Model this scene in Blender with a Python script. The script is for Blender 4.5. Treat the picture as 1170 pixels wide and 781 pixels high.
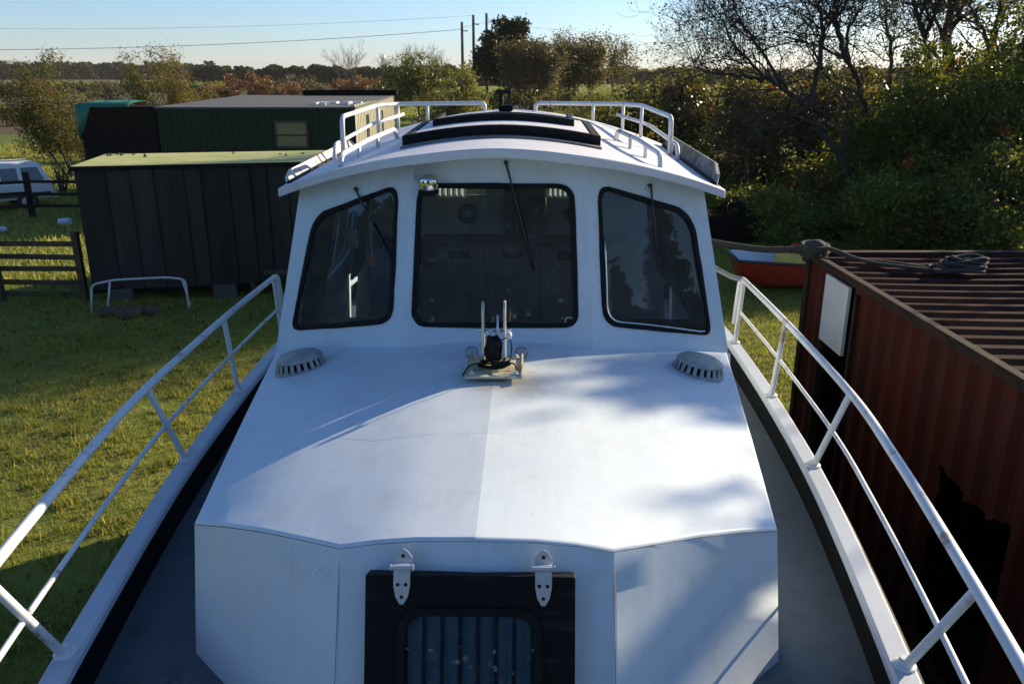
import bpy, bmesh, math, random
import numpy as np
from mathutils import Vector, Matrix

R = math.radians
PI = math.pi
rng = np.random.default_rng(7)
random.seed(7)
H = 4.3                                   # eye height above the grass

for o in list(bpy.data.objects):
    bpy.data.objects.remove(o, do_unlink=True)
SC = bpy.context.scene
COL = SC.collection

# ------------------------------------------------------------------ camera
cam_data = bpy.data.cameras.new('camera')
cam_data.sensor_width = 36.0
cam_data.lens = 28.9
cam_data.clip_start = 0.05
cam_data.clip_end = 9000
cam_data.dof.use_dof = True
cam_data.dof.focus_distance = 3.6
cam_data.dof.aperture_fstop = 11.0
cam = bpy.data.objects.new('camera', cam_data)
COL.objects.link(cam)
cam.location = (0, 0, H)
PITCH = 18.0
cam.rotation_euler = (R(90 - PITCH), 0, 0)
SC.camera = cam

# ------------------------------------------------------------------ sky, sun, exposure
SUN_AZ, SUN_EL = 54.5, 18.0               # azimuth from +Y towards +X
world = bpy.data.worlds.new('World')
SC.world = world
world.use_nodes = True
wn = world.node_tree.nodes
wl = world.node_tree.links
wn.clear()
wo = wn.new('ShaderNodeOutputWorld')
bg = wn.new('ShaderNodeBackground')
sky = wn.new('ShaderNodeTexSky')
sky.sky_type = 'NISHITA'
sky.sun_disc = False
sky.sun_elevation = R(SUN_EL)
sky.sun_rotation = R(SUN_AZ)
sky.air_density = 0.85
sky.dust_density = 0.6
sky.ozone_density = 5.5
bg.inputs[1].default_value = 0.08
wl.new(sky.outputs[0], bg.inputs[0])
wl.new(bg.outputs[0], wo.inputs[0])

sd = bpy.data.lights.new('sun', 'SUN')
sd.energy = 4.0
sd.angle = R(0.53)
sd.color = (1.0, 0.83, 0.58)
sun = bpy.data.objects.new('sun', sd)
COL.objects.link(sun)
sdir = Vector((math.sin(R(SUN_AZ)) * math.cos(R(SUN_EL)), math.cos(R(SUN_AZ)) * math.cos(R(SUN_EL)), math.sin(R(SUN_EL))))
sun.rotation_euler = sdir.to_track_quat('Z', 'Y').to_euler()
sun.location = (30, 20, 30)

vs = SC.view_settings
vs.view_transform = 'Standard'
vs.look = 'None'
vs.exposure = 1.27
vs.gamma = 1.0
vs.use_curve_mapping = False
SC.cycles.use_denoising = True
SC.cycles.max_bounces = 8
SC.cycles.transparent_max_bounces = 16
SC.cycles.sample_clamp_indirect = 6.0
SC.cycles.caustics_reflective = False
SC.cycles.caustics_refractive = False

# ------------------------------------------------------------------ helpers: objects
def link(o, parent=None):
    COL.objects.link(o)
    if parent is not None:
        o.parent = parent
    return o

def thing(name, label, cat, loc=(0, 0, 0), rz=0.0, group=None):
    o = bpy.data.objects.new(name, None)
    o.empty_display_size = 0.3
    COL.objects.link(o)
    o.location = loc
    o.rotation_euler = (0, 0, rz)
    tag(o, label, cat, group)
    return o

def tag(o, label=None, cat=None, group=None, kind=None):
    if label: o['label'] = label
    if cat: o['category'] = cat
    if group: o['group'] = group
    if kind: o['kind'] = kind
    return o

def copy_tree(o, parent=None):
    kids = [c for c in bpy.data.objects if c.parent == o]
    c = o.copy()
    COL.objects.link(c)
    if parent is not None:
        c.parent = parent
    for k in kids:
        copy_tree(k, c)
    return c

class MB:
    """collects shapes into one mesh"""
    def __init__(self):
        self.v = []; self.f = []
    def add(self, verts, faces):
        n = len(self.v)
        self.v += [tuple(p) for p in verts]
        self.f += [tuple(i + n for i in f) for f in faces]
        return self
    def box(self, c, s, rz=0.0, rx=0.0, ry=0.0):
        sx, sy, sz = s[0] / 2, s[1] / 2, s[2] / 2
        m = Matrix.Translation(Vector(c)) @ Matrix.Rotation(rz, 4, 'Z') @ Matrix.Rotation(ry, 4, 'Y') @ Matrix.Rotation(rx, 4, 'X')
        vs_ = [m @ Vector(p) for p in ((-sx, -sy, -sz), (sx, -sy, -sz), (sx, sy, -sz), (-sx, sy, -sz), (-sx, -sy, sz), (sx, -sy, sz), (sx, sy, sz), (-sx, sy, sz))]
        return self.add(vs_, [(0, 3, 2, 1), (4, 5, 6, 7), (0, 1, 5, 4), (1, 2, 6, 5), (2, 3, 7, 6), (3, 0, 4, 7)])
    def bar(self, a, b, w, h, up=(0, 0, 1)):
        a = Vector(a); b = Vector(b)
        d = (b - a).normalized()
        u = Vector(up)
        s = d.cross(u)
        if s.length < 1e-4: s = d.cross(Vector((1, 0, 0)))
        s.normalize(); u = s.cross(d)
        s *= w / 2; u *= h / 2
        vs_ = [a - s - u, a + s - u, a + s + u, a - s + u, b - s - u, b + s - u, b + s + u, b - s + u]
        return self.add(vs_, [(0, 1, 2, 3), (7, 6, 5, 4), (0, 4, 5, 1), (1, 5, 6, 2), (2, 6, 7, 3), (3, 7, 4, 0)])
    def tube(self, pts, rad, n=8, cap=True):
        pts = [Vector(p) for p in pts]
        m = len(pts)
        if not hasattr(rad, '__len__'): rad = [rad] * m
        vs_ = []; fs = []
        ref = None
        for i, p in enumerate(pts):
            a = pts[max(0, i - 1)]; b = pts[min(m - 1, i + 1)]
            d = (b - a)
            if d.length < 1e-9: d = Vector((0, 0, 1))
            d.normalize()
            if ref is None:
                ref = Vector((0, 0, 1)) if abs(d.z) < 0.9 else Vector((1, 0, 0))
            s = d.cross(ref)
            if s.length < 1e-4: s = d.cross(Vector((0.3, 1, 0.2)))
            s.normalize()
            t = s.cross(d).normalized()
            ref = t
            for k in range(n):
                an = 2 * PI * k / n
                vs_.append(p + (s * math.cos(an) + t * math.sin(an)) * rad[i])
        for i in range(m - 1):
            for k in range(n):
                k2 = (k + 1) % n
                fs.append((i * n + k, i * n + k2, (i + 1) * n + k2, (i + 1) * n + k))
        if cap:
            fs.append(tuple(range(n - 1, -1, -1)))
            fs.append(tuple((m - 1) * n + k for k in range(n)))
        return self.add(vs_, fs)
    def lathe(self, prof, c=(0, 0, 0), n=24, sx=1.0, sy=1.0):
        vs_ = []; fs = []
        for (r, z) in prof:
            for k in range(n):
                a = 2 * PI * k / n
                vs_.append((c[0] + r * math.cos(a) * sx, c[1] + r * math.sin(a) * sy, c[2] + z))
        for i in range(len(prof) - 1):
            for k in range(n):
                k2 = (k + 1) % n
                fs.append((i * n + k, i * n + k2, (i + 1) * n + k2, (i + 1) * n + k))
        fs.append(tuple(range(n - 1, -1, -1)))
        fs.append(tuple((len(prof) - 1) * n + k for k in range(n)))
        return self.add(vs_, fs)
    def grid(self, P):
        """P[i][j] points"""
        a = len(P); b = len(P[0])
        vs_ = [p for row in P for p in row]
        fs = [(i * b + j, i * b + j + 1, (i + 1) * b + j + 1, (i + 1) * b + j) for i in range(a - 1) for j in range(b - 1)]
        return self.add(vs_, fs)
    def build(self, name, mat=None, parent=None, smooth=False, bevel=0.0, fix=True, angle=None, solid=0.0):
        me = bpy.data.meshes.new(name)
        me.from_pydata(self.v, [], self.f)
        if fix:
            bm = bmesh.new(); bm.from_mesh(me)
            bmesh.ops.recalc_face_normals(bm, faces=bm.faces)
            bm.to_mesh(me); bm.free()
        if smooth:
            if angle is None:
                me.polygons.foreach_set('use_smooth', [True] * len(me.polygons))
            else:
                me.polygons.foreach_set('use_smooth', [True] * len(me.polygons))
                try:
                    me.set_sharp_from_angle(angle=R(angle))
                except Exception:
                    pass
        if mat is not None: me.materials.append(mat)
        me.update()
        o = bpy.data.objects.new(name, me)
        link(o, parent)
        if solid:
            s = o.modifiers.new('solid', 'SOLIDIFY'); s.thickness = solid; s.offset = -1
        if bevel:
            b = o.modifiers.new('bevel', 'BEVEL'); b.width = bevel; b.segments = 2; b.limit_method = 'ANGLE'; b.angle_limit = R(28)
            b.harden_normals = False
        return o

def fast_mesh(name, verts, nper, mat, parent=None):
    """verts (N*nper,3); every nper verts make one face"""
    n = len(verts)
    me = bpy.data.meshes.new(name)
    me.vertices.add(n)
    me.vertices.foreach_set('co', np.ascontiguousarray(verts, dtype=np.float32).ravel())
    nf = n // nper
    me.loops.add(n)
    me.loops.foreach_set('vertex_index', np.arange(n, dtype=np.int32))
    me.polygons.add(nf)
    me.polygons.foreach_set('loop_start', np.arange(0, n, nper, dtype=np.int32))
    me.update(calc_edges=True)
    me.validate()
    if mat is not None: me.materials.append(mat)
    o = bpy.data.objects.new(name, me)
    link(o, parent)
    return o

def catmull(pts, n=8):
    pts = [Vector(p) for p in pts]
    out = []
    for i in range(len(pts) - 1):
        p0 = pts[max(0, i - 1)]; p1 = pts[i]; p2 = pts[i + 1]; p3 = pts[min(len(pts) - 1, i + 2)]
        for k in range(n):
            t = k / n
            out.append(0.5 * ((2 * p1) + (p2 - p0) * t + (2 * p0 - 5 * p1 + 4 * p2 - p3) * t * t + (3 * p1 - p0 - 3 * p2 + p3) * t ** 3))
    out.append(pts[-1])
    return out

def round_path(pts, r=0.05, n=5):
    pts = [Vector(p) for p in pts]
    out = [pts[0]]
    for i in range(1, len(pts) - 1):
        a, b, c = pts[i - 1], pts[i], pts[i + 1]
        d1 = (a - b); d2 = (c - b)
        r1 = min(r, d1.length * 0.45); r2 = min(r, d2.length * 0.45)
        p = b + d1.normalized() * r1; q = b + d2.normalized() * r2
        for k in range(n + 1):
            t = k / n
            out.append(p * (1 - t) ** 2 + b * 2 * t * (1 - t) + q * t * t)
    out.append(pts[-1])
    return out

def interp(table, t):
    xs = [a for a, _ in table]; ys = [b for _, b in table]
    return float(np.interp(t, xs, ys))

# ------------------------------------------------------------------ helpers: materials
def nm(name):
    m = bpy.data.materials.new(name)
    m.use_nodes = True
    nt = m.node_tree
    p = nt.nodes['Principled BSDF']
    return m, nt, p

def node(nt, t, **kw):
    n = nt.nodes.new(t)
    for k, v in kw.items():
        setattr(n, k, v)
    return n

def ramp(nt, fac, stops):
    r = node(nt, 'ShaderNodeValToRGB')
    el = r.color_ramp.elements
    while len(el) > 1: el.remove(el[-1])
    for i, (pos, c) in enumerate(stops):
        e = el[0] if i == 0 else el.new(pos)
        e.position = pos
        e.color = (c[0], c[1], c[2], 1)
    if fac is not None: nt.links.new(fac, r.inputs[0])
    return r

def noise(nt, scale, detail=6, rough=0.6, vec=None, stretch=None):
    n = node(nt, 'ShaderNodeTexNoise')
    n.inputs['Scale'].default_value = scale
    n.inputs['Detail'].default_value = detail
    n.inputs['Roughness'].default_value = rough
    if vec is None:
        tc = node(nt, 'ShaderNodeTexCoord'); vec = tc.outputs['Object']
    if stretch is not None:
        mp = node(nt, 'ShaderNodeMapping'); mp.inputs['Scale'].default_value = stretch
        nt.links.new(vec, mp.inputs[0]); vec = mp.outputs[0]
    nt.links.new(vec, n.inputs['Vector'])
    return n

def mix(nt, fac, a, b, blend='MIX'):
    m = node(nt, 'ShaderNodeMix', data_type='RGBA', blend_type=blend)
    L = nt.links
    if isinstance(fac, (int, float)): m.inputs[0].default_value = fac
    else: L.new(fac, m.inputs[0])
    for s, i in ((a, 6), (b, 7)):
        if isinstance(s, tuple): m.inputs[i].default_value = (s[0], s[1], s[2], 1)
        else: L.new(s, m.inputs[i])
    return m.outputs[2]

def bump(nt, p, src, strength=0.3, dist=0.01):
    b = node(nt, 'ShaderNodeBump')
    b.inputs['Strength'].default_value = strength
    b.inputs['Distance'].default_value = dist
    nt.links.new(src, b.inputs['Height'])
    nt.links.new(b.outputs[0], p.inputs['Normal'])
    return b

def simple(name, c1, c2=None, scale=6.0, rough=0.6, metal=0.0, bmp=0.0, bdist=0.01, stretch=None, lo=0.35, hi=0.65, spec=0.5, coat=0.0):
    m, nt, p = nm(name)
    if c2 is None: c2 = tuple(x * 0.75 for x in c1)
    n = noise(nt, scale, 7, 0.62, stretch=stretch)
    r = ramp(nt, n.outputs[0], [(lo, c1), (hi, c2)])
    nt.links.new(r.outputs[0], p.inputs['Base Color'])
    p.inputs['Roughness'].default_value = rough
    p.inputs['Metallic'].default_value = metal
    p.inputs['Specular IOR Level'].default_value = spec
    if coat: p.inputs['Coat Weight'].default_value = coat
    if bmp:
        n2 = noise(nt, scale * 4, 6, 0.6, stretch=stretch)
        bump(nt, p, n2.outputs[0], bmp, bdist)
    return m

def paint(name, base, dirt=(0.30, 0.27, 0.22), rough=0.42, amount=0.5, rust=0.0, wave=0.25, spot=True, stain=False):
    """brushed boat paint: faint blotches, grime streaks, small chips, uneven plates"""
    m, nt, p = nm(name)
    L = nt.links
    big = noise(nt, 1.3, 5, 0.55)
    c0 = ramp(nt, big.outputs[0], [(0.3, tuple(x * 0.93 for x in base)), (0.7, base)]).outputs[0]
    g = noise(nt, 5.0, 9, 0.72)
    gm = ramp(nt, g.outputs[0], [(0.52, (0, 0, 0)), (0.80, (amount, amount, amount))])
    c1 = mix(nt, gm.outputs[0], c0, dirt)
    if spot:
        s = noise(nt, 55.0, 3, 0.5)
        s2 = noise(nt, 3.0, 3, 0.5)
        sm = ramp(nt, s.outputs[0], [(0.715, (0, 0, 0)), (0.74, (0.75, 0.75, 0.75))])
        sm2 = ramp(nt, s2.outputs[0], [(0.45, (0, 0, 0)), (0.62, (1, 1, 1))])
        mm = mix(nt, 1.0, sm.outputs[0], sm2.outputs[0], 'MULTIPLY')
        c1 = mix(nt, mm, c1, (0.10, 0.075, 0.055))
    if rust:
        rn = noise(nt, 7.0, 8, 0.7, stretch=(1, 1, 0.35))
        rm = ramp(nt, rn.outputs[0], [(0.57, (0, 0, 0)), (0.66, (rust, rust, rust))])
        c1 = mix(nt, rm.outputs[0], c1, (0.22, 0.09, 0.035))
    if stain:
        # faint brush streaks, scuffs and a rusty bloom round the mast step
        st = noise(nt, 4.0, 8, 0.75, stretch=(5.0, 0.7, 0.7))
        stm = ramp(nt, st.outputs[0], [(0.50, (0, 0, 0)), (0.75, (0.22, 0.22, 0.22))])
        c1 = mix(nt, stm.outputs[0], c1, (0.42, 0.43, 0.42))
        sc_ = noise(nt, 23.0, 9, 0.8)
        scm = ramp(nt, sc_.outputs[0], [(0.60, (0, 0, 0)), (0.72, (0.35, 0.35, 0.35))])
        c1 = mix(nt, scm.outputs[0], c1, (0.36, 0.34, 0.30))
        tc2 = node(nt, 'ShaderNodeTexCoord')
        ds = node(nt, 'ShaderNodeVectorMath', operation='DISTANCE'); ds.inputs[1].default_value = (0.05, 3.86, Z(-1.45))
        L.new(tc2.outputs['Object'], ds.inputs[0])
        dn = noise(nt, 14.0, 6, 0.7)
        ad2 = node(nt, 'ShaderNodeMath', operation='MULTIPLY_ADD'); L.new(dn.outputs[0], ad2.inputs[0]); ad2.inputs[1].default_value = 0.30; L.new(ds.outputs['Value'], ad2.inputs[2])
        sm3 = ramp(nt, ad2.outputs[0], [(0.26, (0.55, 0.55, 0.55)), (0.42, (0, 0, 0))])
        c1 = mix(nt, sm3.outputs[0], c1, (0.40, 0.33, 0.16))
    L.new(c1, p.inputs['Base Color'])
    rr = ramp(nt, g.outputs[0], [(0.35, (rough,) * 3), (0.75, (min(1, rough + 0.25),) * 3)])
    L.new(rr.outputs[0], p.inputs['Roughness'])
    bw = noise(nt, 2.2, 2, 0.5)
    bf = noise(nt, 60.0, 4, 0.6)
    ad = node(nt, 'ShaderNodeMath', operation='MULTIPLY_ADD')
    L.new(bf.outputs[0], ad.inputs[0]); ad.inputs[1].default_value = 0.035
    L.new(bw.outputs[0], ad.inputs[2])
    bump(nt, p, ad.outputs[0], wave, 0.03)
    return m

def leafmat(name, stops, trans=0.45, rough=0.55, spec=0.35):
    m = bpy.data.materials.new(name)
    m.use_nodes = True
    nt = m.node_tree
    nt.nodes.clear()
    out = node(nt, 'ShaderNodeOutputMaterial')
    geo = node(nt, 'ShaderNodeNewGeometry')
    r = ramp(nt, geo.outputs['Random Per Island'], stops)
    pr = node(nt, 'ShaderNodeBsdfPrincipled')
    pr.inputs['Roughness'].default_value = rough
    pr.inputs['Specular IOR Level'].default_value = spec
    tr = node(nt, 'ShaderNodeBsdfTranslucent')
    mx = node(nt, 'ShaderNodeMixShader')
    mx.inputs[0].default_value = trans
    nt.links.new(r.outputs[0], pr.inputs['Base Color'])
    tcol = mix(nt, 0.35, r.outputs[0], (0.35, 0.33, 0.03), 'MIX')
    nt.links.new(tcol, tr.inputs[0])
    nt.links.new(pr.outputs[0], mx.inputs[1])
    nt.links.new(tr.outputs[0], mx.inputs[2])
    nt.links.new(mx.outputs[0], out.inputs[0])
    return m

def glassmat(name, tint=(0.75, 0.82, 0.85), rough=0.0, ior=1.5, wave=0.0, dirt=0.012):
    m = bpy.data.materials.new(name)
    m.use_nodes = True
    nt = m.node_tree
    nt.nodes.clear()
    L = nt.links
    out = node(nt, 'ShaderNodeOutputMaterial')
    tr = node(nt, 'ShaderNodeBsdfTransparent'); tr.inputs[0].default_value = (*tint, 1)
    gl = node(nt, 'ShaderNodeBsdfGlossy'); gl.inputs['Roughness'].default_value = rough
    gl.inputs['Color'].default_value = (0.95, 0.97, 1.0, 1)
    fr = node(nt, 'ShaderNodeFresnel'); fr.inputs[0].default_value = ior
    mx = node(nt, 'ShaderNodeMixShader')
    L.new(fr.outputs[0], mx.inputs[0]); L.new(tr.outputs[0], mx.inputs[1]); L.new(gl.outputs[0], mx.inputs[2])
    df = node(nt, 'ShaderNodeBsdfDiffuse'); df.inputs[0].default_value = (0.45, 0.44, 0.40, 1)
    n = noise(nt, 6.0, 8, 0.7)
    dr = ramp(nt, n.outputs[0], [(0.40, (dirt * 0.7,) * 3), (0.80, (dirt * 1.6,) * 3)])
    mx2 = node(nt, 'ShaderNodeMixShader')
    L.new(dr.outputs[0], mx2.inputs[0]); L.new(mx.outputs[0], mx2.inputs[1]); L.new(df.outputs[0], mx2.inputs[2])
    L.new(mx2.outputs[0], out.inputs[0])
    if wave:
        w = noise(nt, 3.0, 2, 0.5)
        b = node(nt, 'ShaderNodeBump'); b.inputs['Strength'].default_value = wave; b.inputs['Distance'].default_value = 0.01
        L.new(w.outputs[0], b.inputs['Height']); L.new(b.outputs[0], gl.inputs['Normal'])
    return m

Z = lambda zc: zc + H          # heights measured from the eye
M = {}
M['white'] = paint('boat_white_paint', (0.67, 0.755, 0.815), amount=0.30, rough=0.42, stain=True)
M['roofw'] = paint('roof_white_paint', (0.74, 0.73, 0.74), amount=0.30, rough=0.5)
M['cap'] = paint('pale_grey_blue_cap_paint', (0.50, 0.55, 0.62), amount=0.3, rough=0.45, spot=False)
M['seam'] = simple('grimy_paint_seam', (0.30, 0.29, 0.27), (0.14, 0.11, 0.085), 14, 0.7)
M['deck'] = paint('grey_deck_paint', (0.095, 0.122, 0.145), dirt=(0.045, 0.045, 0.04), amount=0.8, rough=0.8)
M['hull'] = simple('navy_hull_paint', (0.006, 0.007, 0.010), (0.010, 0.011, 0.013), 5, 0.9, spec=0.08, bmp=0.2)
M['rail'] = paint('white_rail_paint', (0.68, 0.71, 0.73), amount=0.45, rough=0.42, rust=0.8, wave=0.0, spot=False)
M['board'] = None
M['black'] = simple('black_rubber', (0.006, 0.006, 0.006), (0.014, 0.014, 0.014), 20, 0.7, spec=0.2)
M['blackwood'] = simple('worn_black_wood', (0.005, 0.005, 0.005), (0.045, 0.038, 0.03), 9, 0.6, spec=0.2, bmp=0.3, bdist=0.004, lo=0.55, hi=0.75, stretch=(0.5, 1, 2.5))
M['chrome'] = simple('polished_steel', (0.75, 0.75, 0.76), (0.6, 0.6, 0.6), 12, 0.12, metal=1.0)
M['hinge'] = simple('bright_hinge_steel', (0.80, 0.81, 0.83), (0.66, 0.67, 0.69), 12, 0.32, metal=0.55)
M['dullsteel'] = simple('galvanised_steel', (0.62, 0.62, 0.58), (0.42, 0.41, 0.36), 14, 0.45, metal=0.4)
M['plastic'] = simple('weathered_vent_plastic', (0.42, 0.44, 0.43), (0.27, 0.27, 0.24), 16, 0.6)
M['glass'] = glassmat('window_glass', (0.62, 0.70, 0.74), wave=0.02, ior=1.5, dirt=0.085)
M['glassdark'] = glassmat('hatch_glass', (0.55, 0.66, 0.72), ior=1.5)
M['clear'] = glassmat('lamp_lens', (0.9, 0.92, 0.94), ior=1.3, dirt=0.3)
M['brown'] = simple('brown_cabin_panelling', (0.44, 0.24, 0.20), (0.36, 0.19, 0.155), 5, 0.6, stretch=(1, 1, 0.15))
M['darkbrown'] = simple('dark_door_wood', (0.10, 0.05, 0.04), (0.07, 0.035, 0.027), 5, 0.5, stretch=(1, 1, 0.15))
M['cream'] = simple('cream_cabin_lining', (0.50, 0.49, 0.44), (0.42, 0.40, 0.35), 3, 0.7)
M['floor'] = simple('cabin_floor_boards', (0.10, 0.075, 0.055), (0.06, 0.045, 0.035), 8, 0.6, stretch=(1, 0.1, 1))
M['curtain'] = simple('pale_blue_curtain_cloth', (0.07, 0.13, 0.22), (0.045, 0.09, 0.16), 8, 0.9)
M['heavycurtain'] = simple('grey_green_curtain_cloth', (0.10, 0.105, 0.09), (0.06, 0.06, 0.055), 8, 0.95)
M['net'] = None
def netmat():
    m = bpy.data.materials.new('white_net_curtain'); m.use_nodes = True
    nt = m.node_tree; nt.nodes.clear()
    out = node(nt, 'ShaderNodeOutputMaterial')
    d = node(nt, 'ShaderNodeBsdfDiffuse'); d.inputs[0].default_value = (0.5, 0.5, 0.46, 1)
    t = node(nt, 'ShaderNodeBsdfTranslucent'); t.inputs[0].default_value = (0.7, 0.69, 0.62, 1)
    mx = node(nt, 'ShaderNodeMixShader'); mx.inputs[0].default_value = 0.65
    nt.links.new(d.outputs[0], mx.inputs[1]); nt.links.new(t.outputs[0], mx.inputs[2]); nt.links.new(mx.outputs[0], out.inputs[0])
    return m
M['net'] = netmat()
M['greycurtain'] = simple('grey_lined_curtain', (0.24, 0.27, 0.27), (0.15, 0.17, 0.17), 8, 0.9)
M['orange'] = simple('orange_plastic', (0.75, 0.18, 0.04), (0.65, 0.15, 0.03), 8, 0.5)
M['paper'] = simple('white_paper', (0.8, 0.8, 0.78), (0.7, 0.7, 0.66), 8, 0.8)
M['rope'] = simple('grey_blue_rope', (0.30, 0.36, 0.38), (0.20, 0.23, 0.24), 60, 0.9, bmp=0.6, bdist=0.006)
M['ropedark'] = simple('weathered_grey_rope', (0.055, 0.055, 0.048), (0.03, 0.03, 0.027), 60, 0.9, bmp=0.6, bdist=0.006)
M['wood'] = simple('weathered_timber', (0.10, 0.07, 0.042), (0.06, 0.04, 0.026), 4, 0.85, bmp=0.4, bdist=0.006, stretch=(0.4, 0.4, 4))
M['fencewood'] = simple('fence_timber', (0.10, 0.068, 0.03), (0.05, 0.036, 0.02), 4, 0.85, bmp=0.4, bdist=0.006)
M['darkwood'] = simple('dark_fence_timber', (0.022, 0.018, 0.014), (0.012, 0.01, 0.008), 4, 0.9, spec=0.15)
M['bark'] = simple('bark', (0.075, 0.058, 0.045), (0.035, 0.028, 0.022), 9, 0.9, bmp=0.6, bdist=0.02, stretch=(1, 1, 0.3))
M['barkpale'] = simple('pale_bark', (0.22, 0.19, 0.15), (0.11, 0.09, 0.07), 9, 0.9, stretch=(1, 1, 0.3))
M['twig'] = simple('bare_twigs', (0.13, 0.105, 0.09), (0.09, 0.07, 0.06), 6, 0.9)
M['carpaint'] = simple('white_car_paint', (0.78, 0.79, 0.80), (0.72, 0.73, 0.74), 2, 0.25, coat=0.5)
M['carglass'] = simple('car_window_glass', (0.03, 0.05, 0.07), (0.04, 0.06, 0.08), 2, 0.05, spec=0.9)
M['cartrim'] = simple('grey_car_trim', (0.05, 0.05, 0.052), (0.035, 0.035, 0.035), 5, 0.5)
M['tyre'] = simple('tyre_rubber', (0.018, 0.018, 0.018), (0.03, 0.028, 0.025), 8, 0.8)
M['redpaint'] = simple('red_boat_paint', (0.42, 0.035, 0.018), (0.33, 0.028, 0.016), 3, 0.35)
M['yellow'] = simple('yellow_fabric', (0.72, 0.48, 0.06), (0.6, 0.38, 0.05), 6, 0.7)
M['innerwhite'] = simple('white_gelcoat', (0.72, 0.74, 0.78), (0.6, 0.62, 0.66), 4, 0.4)
M['tub'] = simple('pale_blue_plastic', (0.45, 0.58, 0.68), (0.38, 0.5, 0.6), 5, 0.5)
M['concrete'] = simple('concrete_block', (0.09, 0.085, 0.08), (0.06, 0.06, 0.055), 10, 0.9)
M['tarpgreen'] = simple('green_tarpaulin', (0.010, 0.17, 0.085), (0.006, 0.10, 0.055), 4, 0.5, bmp=0.4, bdist=0.03)
M['tarpblack'] = simple('black_sheet', (0.004, 0.004, 0.004), (0.006, 0.006, 0.006), 4, 0.85, spec=0.15, bmp=0.3, bdist=0.02)
M['felt'] = simple('roofing_felt', (0.10, 0.10, 0.10), (0.06, 0.06, 0.06), 7, 0.9)
M['shedgreen'] = simple('dark_green_cladding', (0.020, 0.048, 0.026), (0.013, 0.032, 0.018), 4, 0.8, spec=0.2, stretch=(3, 3, 0.4))
M['palewood'] = simple('silvered_boarding', (0.46, 0.43, 0.32), (0.33, 0.31, 0.22), 5, 0.85, stretch=(6, 6, 0.6))
M['ply'] = simple('bare_plywood', (0.30, 0.24, 0.11), (0.22, 0.17, 0.08), 5, 0.8, stretch=(0.5, 1, 3))
def slatemat():
    m, nt, p = nm('weathered_slate_cladding')
    g = node(nt, 'ShaderNodeNewGeometry')
    r = ramp(nt, g.outputs['Random Per Island'], [(0.0, (0.026, 0.025, 0.022)), (1.0, (0.056, 0.052, 0.045))])
    n = noise(nt, 2.2, 8, 0.7, stretch=(2.5, 2.5, 0.25))
    c = mix(nt, 0.8, r.outputs[0], ramp(nt, n.outputs[0], [(0.3, (0.5, 0.5, 0.5)), (0.7, (1.3, 1.3, 1.25))]).outputs[0], 'MULTIPLY')
    nt.links.new(c, p.inputs['Base Color']); p.inputs['Roughness'].default_value = 0.85; p.inputs['Specular IOR Level'].default_value = 0.2
    return m
M['slate'] = slatemat()
M['slate_plain'] = simple('dark_cabin_cladding', (0.020, 0.024, 0.026), (0.012, 0.014, 0.015), 2.5, 0.85, spec=0.2, stretch=(2, 2, 0.3))
M['slatetrim'] = simple('cabin_edge_trim', (0.010, 0.011, 0.012), (0.007, 0.008, 0.008), 5, 0.8, spec=0.2)
M['soil'] = simple('dark_peaty_soil', (0.012, 0.009, 0.007), (0.006, 0.005, 0.004), 4, 1.0, spec=0.05, bmp=0.8, bdist=0.06)
M['pole'] = simple('utility_pole_wood', (0.06, 0.05, 0.042), (0.04, 0.034, 0.03), 3, 0.85)
M['wire'] = simple('overhead_wire', (0.16, 0.17, 0.18), (0.12, 0.13, 0.14), 3, 0.6)
M['wool'] = simple('sheep_wool', (0.62, 0.58, 0.50), (0.5, 0.46, 0.4), 9, 0.95, bmp=0.6, bdist=0.03)
M['log'] = simple('cut_firewood', (0.12, 0.075, 0.05), (0.06, 0.04, 0.03), 9, 0.9)
M['hoop'] = simple('white_tube_paint', (0.66, 0.68, 0.70), (0.5, 0.5, 0.5), 12, 0.45)
M['greysheet'] = simple('grey_sheet_material', (0.20, 0.21, 0.22), (0.13, 0.13, 0.13), 4, 0.7)

def roofboard_mat(name, base, patch, lo):
    m, nt, p = nm(name)
    n = noise(nt, 7, 8, 0.65)
    r = ramp(nt, n.outputs[0], [(lo, base), (lo + 0.03, patch)])
    n2 = noise(nt, 30, 5, 0.6)
    c = mix(nt, n2.outputs[0], r.outputs[0], tuple(x * 0.8 for x in patch))
    c = mix(nt, 0.25, r.outputs[0], c)
    nt.links.new(c, p.inputs['Base Color'])
    p.inputs['Roughness'].default_value = 0.7
    return m
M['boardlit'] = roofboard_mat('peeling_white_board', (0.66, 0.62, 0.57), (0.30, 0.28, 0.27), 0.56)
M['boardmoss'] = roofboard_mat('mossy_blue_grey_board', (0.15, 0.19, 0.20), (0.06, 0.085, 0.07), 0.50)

def mossroof():
    m, nt, p = nm('mossy_pale_roof')
    a = noise(nt, 1.1, 8, 0.65)
    b = noise(nt, 3.5, 8, 0.7)
    r1 = ramp(nt, a.outputs[0], [(0.36, (0.36, 0.40, 0.11)), (0.62, (0.48, 0.47, 0.19))])
    r2 = ramp(nt, b.outputs[0], [(0.56, (0, 0, 0)), (0.70, (0.8, 0.8, 0.8))])
    c = mix(nt, r2.outputs[0], r1.outputs[0], (0.20, 0.15, 0.07))
    nt.links.new(c, p.inputs['Base Color'])
    p.inputs['Roughness'].default_value = 0.9
    return m
M['mossroof'] = mossroof()

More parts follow.
